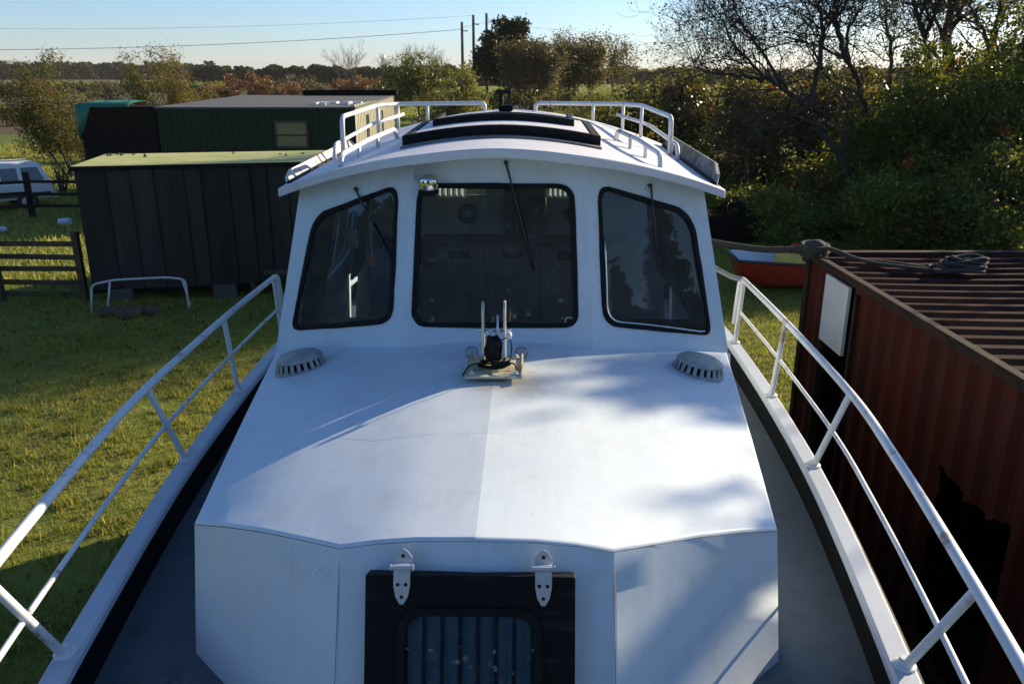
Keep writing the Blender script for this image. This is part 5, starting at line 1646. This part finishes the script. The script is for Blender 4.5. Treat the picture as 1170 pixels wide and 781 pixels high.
# distant conifer belt and hedges: uncountable masses
def belt(name, label, u0, u1, y, vtop, n, size, mat, jag=1.2, thick=12):
    x0, x1 = ux(u0, y), ux(u1, y)
    m = int(abs(x1 - x0) / 3.2) + 2
    xs_ = np.linspace(x0, x1, m)
    cs = []
    for x in xs_:
        hh = (vtop(x) if callable(vtop) else vz(vtop, y)) * rng.uniform(1 - 0.13 * jag, 1 + 0.09 * jag)
        k = n // m
        yy = y + rng.uniform(0, thick, k)
        f = rng.random(k) ** 0.8
        ww = 2.6 * (1 - f ** 2) + 0.3
        cs.append(np.stack([x + rng.normal(size=k) * ww, yy, f * hh], 1))
    pts = np.concatenate(cs)
    o = fast_mesh(name, leaf_quads(pts, size, 0.75), 4, mat)
    tag(o, label, 'wood', kind='stuff')
belt('conifer_wood', 'dark green conifer wood along the horizon behind the shed', 225, 560, 260, 77, 16000, 0.75, LM['conifer'])
belt('distant_wood', 'far mixed wood on the left horizon below the hills', -260, 235, 420, 73, 12000, 1.2, LM['conifer'])
belt('hedge_scrub', 'dark hedge across the left field before the far wood', -150, 240, 190, 95, 7000, 0.55, LM['dark'])
belt('distant_wood', 'far wood behind the tree row and hedge on the right', 560, 1500, 300, 78, 18000, 0.9, LM['mix'])

# hills
mb = MB()
rows = []
hx_ = np.linspace(-2600, 1200, 60)
for j, (yy, f) in enumerate(((2300, 0), (2500, 0.6), (2750, 1.0), (3200, 0.9), (3800, 0.0))):
    rows.append([(x, yy, -2 + f * (52 * math.exp(-((x + 1900) / 420) ** 2) + 20 * math.exp(-((x + 1150) / 330) ** 2) + 6 + 4 * math.sin(x * 0.006))) for x in hx_])
mb.grid(rows)
M['hill'] = simple('far_moor_hillside', (0.05, 0.065, 0.05), (0.08, 0.08, 0.055), 0.006, 0.95)
o = mb.build('hills', M['hill'], None, smooth=True); tag(o, 'low blue hills on the left horizon', 'hills', kind='structure')

# mid distance trees behind the roof
plant('round_tree', 'dark round-crowned tree on the meadow left of the utility poles', 'tree', (ux(478, 72), 72, 0), [(0, 0, 2.7, 1.7, 1.6, 1.35), (-0.9, 0, 2.2, 1.2, 1.2, 1.0), (1.0, 0, 2.3, 1.2, 1.2, 1.1)], 9500, 0.11, LM['dark'], None, 'tree', clump=0.25, scale=1.5)
plant('leafy_tree', 'yellow-green leafy tree in front of the utility poles', 'tree', (ux(529, 50), 50, 0), [(0, 0, 1.9, 1.25, 1.1, 1.3), (-0.9, 0, 1.2, 1.0, 1.0, 0.9), (0.8, 0, 1.2, 0.9, 0.9, 0.9), (0.2, 0, 3.0, 0.55, 0.5, 0.9)], 9500, 0.085, LM['willow'], None, 'tree', clump=0.2, scale=1.33)
plant('leafy_tree', 'grey-green bush left of the yellow-green tree on the meadow', 'tree', (ux(503, 58), 58, 0), [(0, 0, 1.6, 1.3, 1.1, 1.3), (0.9, 0, 1.3, 1.0, 1.0, 1.0)], 5600, 0.09, LM['mix'], None, 'tree', clump=0.2, scale=1.4)
# big pine
yb = 92
hpine = vz(20, yb)
blb = []
for (u, v, ru, rv) in ((583, 32, 18, 11), (575, 48, 24, 12), (592, 60, 30, 13), (568, 74, 24, 13), (590, 84, 28, 12), (560, 62, 12, 7)):
    blb.append((ux(u, yb) - ux(582, yb), random.uniform(-1, 1), vz(v, yb), ru / 940 * 89, ru / 940 * 80, rv / 940 * 89))
plant('tall_pine', 'tall dark pine rising above every tree behind the wheelhouse roof', 'tree', (ux(582, yb), yb, 0), blb, 24000, 0.20, LM['conifer'], None, 'tree', clump=0.34, per=40)
# brownish tree in front of pine plus the row to the right
ROW = [(601, 84, 50, 20, 'brown', 13000, 'brown-leaved tree in front of the tall pine'), (628, 96, 46, 13, 'brown', 4200, 'thin grey-crowned tree right of the tall pine'), (652, 98, 40, 17, 'brown', 6800, 'tall russet-topped tree in the middle of the tree row'), (676, 96, 46, 15, 'mix', 5800, 'dull olive tree right of the russet-topped tree'), (704, 100, 42, 16, 'brown', 2300, 'airy almost bare tree at the right end of the tree row'), (640, 104, 52, 12, 'mix', 4400, 'dark-trunked tree set back in the tree row')]
for (u, y, v, ru, mk, nl, lb) in ROW:
    h = vz(v, y); x = ux(u, y); rs = random.Random(u)
    t = thing('meadow_tree', lb, 'tree', (x, y, 0), 0, 'row of trees right of the pine')
    mb = MB(); tips = []
    for k in range(2):
        branch(mb, (rs.uniform(-.5, .5), rs.uniform(-.5, .5), -0.1), (rs.uniform(-.15, .15), 0, 1), h * 0.62, 0.17, 3, tips, rs, spread=0.62, up=0.22, nseg=5, minr=0.03, sides=6, kids=3, gnarl=0.10)
    tk = mb.build('trunk', M['twig'], t, smooth=True)
    c = np.array([tuple(p) for p in tips])
    c = c[c[:, 2] > h * 0.3] if len(c) > 50 else c
    lim = ru / 940 * 95 * 1.3
    fx_, fz_ = lim / np.percentile(np.abs(c[:, 0]), 96), h / np.percentile(c[:, 2], 99)
    pts = c[rng.integers(0, len(c), nl)] + rng.normal(size=(nl, 3)) * 0.45
    pts *= np.array([fx_, fx_, fz_])
    tk.scale = (fx_, fx_, fz_)
    fast_mesh('crown', leaf_quads(pts, 0.135, 0.5), 4, LM[mk], t)
# hazy bare trees behind
for (u, y, v, lb) in ((402, 190, 61, 'pale bare tree farthest left on the skyline'), (438, 190, 64, 'small pale bare tree on the skyline left of the round tree'), (467, 185, 56, 'bare tree rising behind the round dark tree'), (500, 190, 60, 'bare tree on the skyline left of the utility poles')):
    h = vz(v, y); rs = random.Random(u)
    t = thing('bare_tree', lb, 'tree', (ux(u, y), y, 0), 0, 'bare trees on the skyline')
    mb = MB(); tips = []
    for k in range(3):
        branch(mb, (rs.uniform(-1.5, 1.5), 0, 0), (rs.uniform(-.25, .25), 0, 1), h * 0.55, 0.13, 3, tips, rs, spread=0.6, up=0.2, nseg=5, minr=0.03, sides=4, gnarl=0.1)
    mb.build('trunk', M['twig'], t, smooth=True)
    c = np.array([tuple(p) for p in tips])
    pts = c[rng.integers(0, len(c), 500)] + rng.normal(size=(500, 3)) * 0.4
    fast_mesh('crown', leaf_quads(pts, 0.16, 0.25), 4, LM['brown'], t)
# yellow willow
plant('willow_bush', 'feathery yellow-green willow bush behind the right roof rail', 'bush', (ux(676, 44), 44, 0), [(0, 0, 1.3, 1.4, 1.2, 1.2), (-1.0, 0, 1.2, 0.9, 0.9, 1.0), (1.2, 0, 1.0, 1.0, 1.0, 0.9), (0.3, 0, 2.2, 1.0, 0.8, 0.8)], 11000, 0.08, LM['willow'], stems=9, aspect=0.25, scale=1.25)
mb = MB()
ws = random.Random(77)
tips = []
for k in range(26):
    a = ws.uniform(-0.6, 0.9); l = ws.uniform(2.2, 3.4)
    p = Vector((ws.uniform(-.6, .6), ws.uniform(-.4, .4), 0)); e = p + Vector((math.sin(a) * l, ws.uniform(-.5, .5), math.cos(a) * l))
    mb.tube([p, p.lerp(e, .5) + Vector((0, 0, .15)), e], [0.03, 0.02, 0.006], 5); tips += [p.lerp(e, f) for f in (0.5, 0.6, 0.7, 0.8, 0.9, 1.0)]
t = thing('willow_bush', 'wand-like yellow willow shoots left of the feathery willow bush', 'bush', (ux(655, 46), 46, 0))
mb.build('stem', M['twig'], t, smooth=True)
c = np.array([tuple(p) for p in tips]); pts = c[rng.integers(0, len(c), 2600)] + rng.normal(size=(2600, 3)) * 0.12
fast_mesh('crown', leaf_quads(pts, 0.085, 0.25), 4, LM['willow'], t)

# ---- dense thicket on the right
def bush_at(label, u, y, v, wpx, n, mk, reds, size=0.075, name='thicket_bush', extra=0.0, low=True, rd=None):
    h = vz(v, y); x = ux(u, y)
    w = wpx / 940 * y * 0.5
    rs = random.Random(int(u * 7 + y))
    bl = [(0, 0, h * 0.55, w * 0.75, 1.5, h * 0.45)]
    for k in range(6):
        a = rs.uniform(-1, 1)
        bl.append((a * w, rs.uniform(-0.9, 0.9), h * rs.uniform(0.3, 0.78), w * rs.uniform(0.35, 0.6), rs.uniform(0.7, 1.1), h * rs.uniform(0.18, 0.34)))
    for k in range(3):
        bl.append((rs.uniform(-1, 1) * w, rs.uniform(-1.4, -0.6), h * rs.uniform(0.08, 0.3), w * rs.uniform(0.4, 0.6), 0.8, h * 0.22))
    return plant(name, label, 'bush', (x, y, 0), bl, n, size, LM[mk], 'thicket behind the red container', None, reds=reds, clump=0.20, per=30, stems=9, redmat=rd)
bush_at('dark hedge bush with a red left edge, next to the willow', 735, 36, 84, 90, 13000, 'mix', 420, 0.10)
bush_at('brown-green hedge bush behind the right roof rail corner', 790, 31, 80, 100, 14000, 'mix', 480, 0.085)
bush_at('olive hawthorn bush with scattered red berries under the bare branches', 850, 28.5, 82, 110, 17000, 'mix', 560, 0.078)
bush_at('dull green bush behind the forked dark tree', 930, 29, 78, 120, 17000, 'mix', 420, 0.078)
bush_at('low bright green shrub spilling over the right of the soil heap', 912, 21.8, 222, 84, 9000, 'green', 60, 0.05)
bush_at('grassy tangle of stems along the top of the soil heap', 850, 24.6, 212, 100, 9000, 'green', 50, 0.055)
bush_at('very dark bramble mass below the forked tree', 985, 25.2, 165, 130, 17000, 'dark', 60, 0.062)
bush_at('glossy green bush with bright leaf tips right of the forked tree', 1035, 23.6, 95, 130, 24000, 'green', 320, 0.062)
bush_at('tall dark green bush behind the container roof', 1115, 22.6, 95, 140, 26000, 'dark', 420, 0.062)
bush_at('green bush with orange leaves low behind the container roof', 1060, 20.6, 185, 150, 17000, 'green', 300, 0.055)
bush_at('dark green shrub low beside the right frame edge', 1165, 20.0, 165, 140, 20000, 'dark', 220, 0.058)
bush_at('high leafy bush at the right frame edge', 1185, 23.8, -10, 170, 34000, 'green', 60, 0.06)
bush_at('tall yellow-green bush top behind the V-forked tree', 1100, 25.5, 35, 130, 24000, 'green', 120, 0.062)
bush_at('dull brown-green bush set back between the dark trunks', 1000, 31, 88, 120, 12000, 'mix', 60, 0.085)

def forked(name, label, loc, specs, seed, nleaf, leafmat_, size, depth=3, cat='tree', bark=None):
    """specs: list of (polyline pts, r0) main limbs"""
    rs = random.Random(seed)
    t = thing(name, label, cat, loc)
    mb = MB(); tips = []
    for pts, r0, side in specs:
        pp = catmull(pts, 6)
        n = len(pp)
        pp = [p + Vector((rs.gauss(0, .025), rs.gauss(0, .025), rs.gauss(0, .025))) for p in pp]
        rad = [r0 * (1 - 0.75 * i / (n - 1)) for i in range(n)]
        mb.tube(pp, rad, 8)
        for i in range(int(n * 0.3), n):
            for _ in range(side + 1):
                if rs.random() < 0.8:
                    d = (pp[i] - pp[i - 1]).normalized()
                    nd = (d * 0.7 + Vector((rs.gauss(0, .7), rs.gauss(0, .5), rs.gauss(0.25, .5)))).normalized()
                    branch(mb, pp[i], nd, rs.uniform(0.9, 2.0), max(0.014, rad[i] * 0.4), depth - 1, tips, rs, spread=0.75, up=0.05, nseg=5, minr=0.006, sides=5, kids=3, gnarl=0.2)
    mb.build('trunk', bark or M['bark'], t, smooth=True)
    c = np.array([tuple(p) for p in tips])
    pts = c[rng.integers(0, len(c), nleaf)] + rng.normal(size=(nleaf, 3)) * 0.09
    fast_mesh('crown', leaf_quads(pts, size, 0.5), 4, leafmat_, t)
    return t
def UV(u, v, y, o): # local point at pixel column/row for a tree standing y metres away
    return (ux(u, y, vz(v, y) - H) - o[0], 0.0, vz(v, y))
yt = 23.5
o1 = (ux(985, yt), yt)
S = lambda u, v, dy=0.0: tuple(np.array(UV(u, v, yt, o1)) + np.array([0, dy, 0]))
forked('forked_tree', 'almost bare dark tree with a low fork and limbs sweeping left over the hedge', (o1[0], o1[1], 0),
       [([S(985, 262), S(965, 190), S(935, 145), S(925, 122)], 0.13, 0),
        ([S(925, 122), S(900, 105), S(872, 85), S(850, 60, .3), S(832, 30, .4)], 0.075, 2),
        ([S(872, 92), S(840, 85, -.3), S(805, 82, -.4), S(785, 70, -.4)], 0.05, 1),
        ([S(925, 122), S(934, 85), S(940, 40), S(935, 0), S(930, -30)], 0.085, 2),
        ([S(945, 150), S(905, 130, -.3), S(880, 140, -.5), S(855, 150, -.6)], 0.055, 1),
        ([S(900, 105), S(870, 50, .5), S(850, 15, .6), S(838, -20, .6)], 0.05, 2)], 41, 7000, LM['twigleaf'], 0.04)
o2 = (ux(1000, 24.5), 24.5)
S2 = lambda u, v, dy=0.0: tuple(np.array(UV(u, v, 24.5, o2)) + np.array([0, dy, 0]))
forked('forked_tree', 'dark leaning tree whose trunk splits high right of the low-forked tree', (o2[0], o2[1], 0),
       [([S2(1005, 240), S2(990, 140), S2(980, 90), S2(962, 65)], 0.12, 0),
        ([S2(968, 70), S2(958, 35), S2(955, 0), S2(952, -40)], 0.085, 2),
        ([S2(975, 85), S2(968, 40), S2(985, 10), S2(1000, -30)], 0.06, 2),
        ([S2(962, 68), S2(930, 50), S2(905, 45, .4)], 0.04, 1)], 52, 5200, LM['twigleaf'], 0.04)
o3 = (ux(1060, 27), 27.0)
S3 = lambda u, v, dy=0.0: tuple(np.array(UV(u, v, 27.0, o3)) + np.array([0, dy, 0]))
forked('forked_tree', 'bare tree with a V fork above the green bush at upper right', (o3[0], o3[1], 0),
       [([S3(1066, 200), S3(1060, 80), S3(1057, 42)], 0.13, 0), ([S3(1057, 42), S3(1048, 15), S3(1043, -25)], 0.09, 2), ([S3(1057, 40), S3(1070, 10), S3(1080, -30)], 0.09, 2)], 61, 4200, LM['twigleaf'], 0.045)
o4 = (ux(1085, 28), 28.0)
S4 = lambda u, v, dy=0.0: tuple(np.array(UV(u, v, 28.0, o4)) + np.array([0, dy, 0]))
forked('forked_tree', 'thick dark trunk running straight up beside the V-forked tree', (o4[0], o4[1], 0),
       [([S4(1080, 200), S4(1082, 60), S4(1085, 10), S4(1090, -60)], 0.22, 1), ([S4(1083, 40), S4(1105, 0), S4(1120, -40)], 0.09, 2)], 67, 5200, LM['twigleaf'], 0.045)
o5 = (ux(1010, 29), 29.0)
S5 = lambda u, v, dy=0.0: tuple(np.array(UV(u, v, 29.0, o5)) + np.array([0, dy, 0]))
forked('forked_tree', 'slim bare tree between the leaning tree and the V-forked tree', (o5[0], o5[1], 0),
       [([S5(1018, 200), S5(1018, 70), S5(1012, 20), S5(1015, -30)], 0.09, 2)], 71, 4200, LM['twigleaf'], 0.045)

o6 = (ux(1135, 26), 26.0)
S6 = lambda u, v, dy=0.0: tuple(np.array(UV(u, v, 26.0, o6)) + np.array([0, dy, 0]))
forked('forked_tree', 'bare twiggy tree rising at the upper right corner behind the leafy bush', (o6[0], o6[1], 0),
       [([S6(1130, 200), S6(1132, 80), S6(1140, 20), S6(1150, -40)], 0.12, 2), ([S6(1134, 60), S6(1115, 20), S6(1100, -20)], 0.07, 2)], 83, 4200, LM['twigleaf'], 0.045)
belt('shade_scrub', 'dark scrub added for the darkness under the tree row behind the wheelhouse', 548, 735, 106, 102, 6000, 0.22, LM['dark'], jag=2.2, thick=5)  # leaf belt put in for the shade beneath the crowns

# ---- utility poles and wires
PL = [(528, 25, 96), (541, 17, 93), (556, 15, 100)]
PLL = ['shortest utility pole, leftmost of the three', 'middle utility pole with a small arm', 'rightmost utility pole beside the tall pine']
pole_tops = []
for (u, v, y), lb in zip(PL, PLL):
    x = ux(u, y, 4.0); h = vz(v, y)
    t = thing('utility_pole', lb, 'pole', (x, y, 0), 0, 'utility poles behind the meadow')
    mb = MB(); mb.tube([(0, 0, -0.2), (0, 0, h * .5), (0, 0, h)], [0.19, 0.17, 0.14], 10); mb.build('pole_shaft', M['pole'], t, smooth=True)
    mb = MB(); za = h - 0.85
    if u != 556:
        mb.bar((0, 0, za), (0.55, 0, za - 0.10), 0.06, 0.10); mb.lathe([(0.05, 0), (0.07, 0.06), (0.03, 0.14)], (0.55, 0, za - 0.1), 8)
    mb.bar((-0.1, 0, h - 0.1), (0.1, 0, h - 0.1), 0.05, 0.08)
    mb.build('pole_arm', M['pole'], t)
    pole_tops.append(Vector((x, y, h)))
def wire(label, pts, r=0.012):
    mb = MB(); pp = []
    for a, b in zip(pts[:-1], pts[1:]):
        a = Vector(a); b = Vector(b)
        for k in range(20):
            s = k / 20
            pp.append(a.lerp(b, s) - Vector((0, 0, 1.2 * 4 * s * (1 - s) * (a - b).length / 100)))
    pp.append(Vector(pts[-1])); mb.tube(pp, r, 5)
    o = mb.build('overhead_wire', M['wire'], None, smooth=True); tag(o, label, 'wire')
p1, p2, p3 = pole_tops
wire('low overhead wire crossing the left sky to the shortest pole', [(ux(-200, 88, 4), 88, vz(56, 88)), (p1.x, p1.y, p1.z - 0.75)], 0.026)
wire('faint upper wire crossing the left sky to the middle pole', [(ux(-200, 92, 4), 92, vz(28, 92)), (p2.x, p2.y, p2.z - 0.05)], 0.012)
wire('faint wire from the rightmost pole over the tree row', [(p3.x, p3.y, p3.z - 0.9), (ux(830, 104, 4), 104, vz(44, 104))], 0.010)
wire('short wire linking the three poles', [(p1.x, p1.y, p1.z - 0.6), (p2.x, p2.y, p2.z - 0.9), (p3.x, p3.y, p3.z - 0.9)], 0.014)

# ---- sheep
def sheep(loc, rz, label):
    t = thing('sheep', label, 'sheep', loc, rz, 'sheep grazing on the meadow')
    me = bpy.data.meshes.new('sheep_body')
    V = [(0, 0, 0.62), (-0.35, 0, 0.64), (-0.52, 0, 0.60), (0.35, 0, 0.62), (0.52, 0, 0.55), (0.66, 0, 0.38), (0.76, 0, 0.22)]
    E = [(0, 1), (1, 2), (0, 3), (3, 4), (4, 5), (5, 6)]
    rad = [0.30, 0.29, 0.2, 0.27, 0.15, 0.10, 0.065]
    for (bx, root) in ((0.32, 3), (-0.36, 1)):
        for s in (-1, 1):
            i = len(V)
            V += [(bx, s * 0.14, 0.42), (bx + (0.02 if bx > 0 else -0.05), s * 0.14, 0.22), (bx, s * 0.14, 0.0)]
            E += [(root, i), (i, i + 1), (i + 1, i + 2)]
            rad += [0.09, 0.045, 0.04]
    me.from_pydata(V, E, [])
    o = bpy.data.objects.new('sheep_body', me); link(o, t)
    sk = o.modifiers.new('skin', 'SKIN')
    for i, r in enumerate(rad): me.skin_vertices[0].data[i].radius = (r, r)
    me.skin_vertices[0].data[0].use_root = True
    ss = o.modifiers.new('sub', 'SUBSURF'); ss.levels = 2; ss.render_levels = 2
    me.materials.append(M['wool'])
    mb = MB()
    for s in (-1, 1): mb.lathe([(0.01, -0.06), (0.03, 0), (0.008, 0.06)], (0.64, s * 0.11, 0.45), 8)
    mb.build('ear', M['wool'], t, smooth=True)
sheep((ux(591, 100), 100, 0), R(175), 'sheep grazing side-on between the roof rails')
sheep((ux(553, 122), 122, 0), R(10), 'distant sheep near the foot of the tall pine')

# ---- conifers behind the photographer mirrored in the right pane; hedges added to darken reflections
for (x, y, h, lb) in ((34.7, -16.8, 8.9, 'slim conifer mirrored at the left of the right wheelhouse pane'), (36.0, -14.6, 13.6, 'large conifer mirrored in the middle of the right wheelhouse pane')):
    bl = [(0, 0, h * (0.10 + 0.84 * k / 9), (1 - k / 9.6) * h * 0.145, (1 - k / 9.6) * h * 0.145, h * 0.08) for k in range(10)]
    plant('garden_conifer', lb, 'tree', (x, y, 0), bl, 22000, 0.15, LM['conifer'], 'conifers ahead of the bow', 'tree', clump=0.16)
for (cx_, cy_, half, hh_, az_, lb) in ((40.0, -15.5, 5.5, 6.2, 117, 'unseen low hedge added behind the two mirrored conifers to fill the right pane reflection'), (-24.0, -7.5, 6.0, 8.6, -116, 'unseen dark hedge added ahead of the bow to darken the left pane reflection')):  # out of view, added so the side panes reflect dark foliage
    n_ = 26000
    a_ = rng.uniform(-half, half, n_); dx, dy = math.cos(R(az_)), -math.sin(R(az_))
    pp_ = np.stack([a_ * dx + rng.normal(size=n_) * .4, a_ * dy + rng.normal(size=n_) * .4, rng.uniform(0, 1, n_) * hh_ * (0.9 + 0.1 * np.sin(a_ * 2.1))], 1)
    hd = thing('reflection_hedge', lb, 'hedge', (cx_, cy_, 0))
    fast_mesh('foliage', leaf_quads(pp_, 0.26, 0.8), 4, LM['conifer'], hd)
    mb = MB()
    for q in np.linspace(-half, half, 6): mb.tube([(q * dx, q * dy, -.1), (q * dx, q * dy, hh_ * .8)], [0.14, 0.05], 6)
    mb.build('stem', M['bark'], hd, smooth=True)
pts = np.stack([rng.uniform(-8.5, 3.6, 26000), -19 + rng.normal(size=26000) * 0.5, rng.uniform(0, 11.5, 26000) * rng.uniform(0.93, 1.04, 26000)], 1)
hd = thing('reflection_hedge', 'tall unseen conifer hedge added ahead of the bow to darken the centre pane reflection', 'hedge', (-2.4, -19.0, 0))  # out of view, added so the centre pane reflects plain dark
fast_mesh('foliage', leaf_quads(pts - np.array([-2.4, -19.0, 0]), 0.17, 0.7), 4, LM['conifer'], hd)
mb = MB()
for x in np.arange(-8, 3.5, 1.6): mb.tube([(x + 2.4, 0, -.1), (x + 2.4, 0, 9.5)], [0.14, 0.05], 6)
mb.build('stem', M['bark'], hd, smooth=True)
gt = plant('garden_tree', 'round tree beyond the red container whose shade falls on the foredeck', 'tree', (12.9, 12.6, 0), [(0, 0, 4.2, 1.7, 1.7, 1.5), (0.6, -1.2, 4.0, 0.9, 0.9, 1.2), (-0.5, 1.2, 4.3, 1.2, 1.2, 1.3)], 9000, 0.11, LM['green'], None, 'tree', clump=0.22)
sh_ = Vector((math.sin(R(SUN_AZ)), math.cos(R(SUN_AZ)), math.tan(R(SUN_EL))))
tw = []
mb = MB()
for (px_, py_, pz_, r_, n_) in ((0.98, 4.15, 2.70, 0.21, 330), (1.2, 4.3, 2.68, 0.17, 170), (1.2, 2.84, 2.58, 0.13, 150), (0.78, 4.3, 2.78, 0.15, 80)):
    q_ = Vector((px_, py_, pz_)) + sh_ * 15.0 - gt.location
    tw.append(np.array(tuple(q_)) + rng.normal(size=(n_, 3)) * r_ * np.array([1.6, 0.75, 0.7]))
    mb.tube(catmull([(0, 0, 4.0), (q_.x * .6, q_.y * .6, 5.4), tuple(q_)], 5), 0.02, 5)
fast_mesh('branch_tip_leaves', leaf_quads(np.concatenate(tw), 0.085, 0.5), 4, LM['green'], gt)
mb.build('branch', M['bark'], gt, smooth=True)

# ================================================================== GRASS
def grass_patch(n, x0, x1, y0, y1, hmin, hmax, width, tuft=0.0):
    x = rng.uniform(x0, x1, n); y = rng.uniform(y0, y1, n)
    return x, y
def blades(x, y, h0, h1, w):
    n = len(x)
    z = ground_h(x, y)
    a = rng.uniform(0, 2 * PI, n); ln = rng.uniform(0.1, 0.8, n); hh = rng.uniform(h0, h1, n)
    la = rng.uniform(0, 2 * PI, n)
    ca, sa = np.cos(a) * w, np.sin(a) * w
    v = np.empty((n, 3, 3))
    v[:, 0] = np.stack([x - ca, y - sa, z - 0.005], 1)
    v[:, 1] = np.stack([x + ca, y + sa, z - 0.005], 1)
    v[:, 2] = np.stack([x + np.cos(la) * hh * ln, y + np.sin(la) * hh * ln, z + hh * (1 - 0.35 * ln)], 1)
    return v.reshape(-1, 3)
def patchy(x, y):
    f = np.sin(x * 1.7 + 2.0 * np.sin(y * 0.9)) * np.sin(y * 1.9 + 1.3 * np.sin(x * 1.1)) + 0.6 * np.sin(x * 4.3 + y * 3.1) * np.sin(y * 5.2 - x * 2.2)
    return f
parts = []
n = 230000
x = rng.uniform(-15, -1.4, n); y = rng.uniform(2.2, 16.5, n)
inb = (np.abs(x) < 1.75)
keep = (~inb) & (x > -0.70 * y - 2.0) & (patchy(x, y) + rng.normal(size=n) * 0.4 > -0.55)
parts.append(blades(x[keep], y[keep], 0.025, 0.075, 0.0055))
n = 90000
x = rng.uniform(1.9, 9.5, n); y = rng.uniform(6.5, 24, n)
keep = ~((x > 2.85) & (x < 5.5) & (y < 8.2)) & (x < 0.48 * y + 1.0)
parts.append(blades(x[keep], y[keep], 0.03, 0.11, 0.008))
n = 70000
x = rng.uniform(-32, -8, n); y = rng.uniform(16.5, 62, n)
keep = (x > -0.70 * y - 3) & ~((x > -14.2) & (x < -4.9) & (y > 27) & (y < 37.2))
parts.append(blades(x[keep], y[keep], 0.06, 0.22, 0.025))
n = 26000
x = rng.uniform(-14, 12, n); y = rng.uniform(38, 110, n)
parts.append(blades(x, y, 0.08, 0.25, 0.05))
n = 9000
x = rng.uniform(-14, -1.6, n); y = rng.uniform(3, 16, n)
tf = patchy(x * 1.7 + 3, y * 1.7)
keep = (np.abs(x) > 1.75) & (x > -0.70 * y - 2.0) & (tf > 0.35)
parts.append(blades(x[keep], y[keep], 0.05, 0.13, 0.016))
n = 30000
x = rng.uniform(-14, -1.6, n); y = rng.uniform(3, 16, n)
tc_ = rng.integers(0, 700, n); cx_ = rng.uniform(-14, -1.6, 700); cy_ = rng.uniform(3, 16, 700)
x = cx_[tc_] + rng.normal(size=n) * 0.06; y = cy_[tc_] + rng.normal(size=n) * 0.06
keep = (np.abs(x) > 1.8)
parts.append(blades(x[keep], y[keep], 0.06, 0.15, 0.007))
g = fast_mesh('grass', np.concatenate(parts), 3, LM['grass'])
tag(g, 'short tufted grass growing round the boat and over the fields', 'grass', kind='stuff')

n = 1500
x = rng.uniform(-13, -1.9, n); y = rng.uniform(3, 15.5, n)
lf = fast_mesh('fallen_leaves', leaf_quads(np.stack([x, y, ground_h(x, y) + 0.045], 1), 0.032, 0.6), 4, LM['brown'])
tag(lf, 'brown fallen leaves scattered over the grass left of the boat', 'leaves', kind='stuff')
# ================================================================== AIR
def haze_box(density=0.00012):
    mb = MB(); mb.box((0, 1000, 40), (9200, 7200, 92))
    m = bpy.data.materials.new('morning_haze'); m.use_nodes = True
    nt = m.node_tree; nt.nodes.clear()
    out = node(nt, 'ShaderNodeOutputMaterial'); pv = node(nt, 'ShaderNodeVolumePrincipled')
    pv.inputs['Color'].default_value = (1.0, 0.95, 0.88, 1)
    pv.inputs['Density'].default_value = density
    pv.inputs['Anisotropy'].default_value = 0.05
    nt.links.new(pv.outputs[0], out.inputs['Volume'])
    o = mb.build('haze', m); tag(o, 'thin pale haze over the fields', 'haze', kind='stuff')
haze_box()
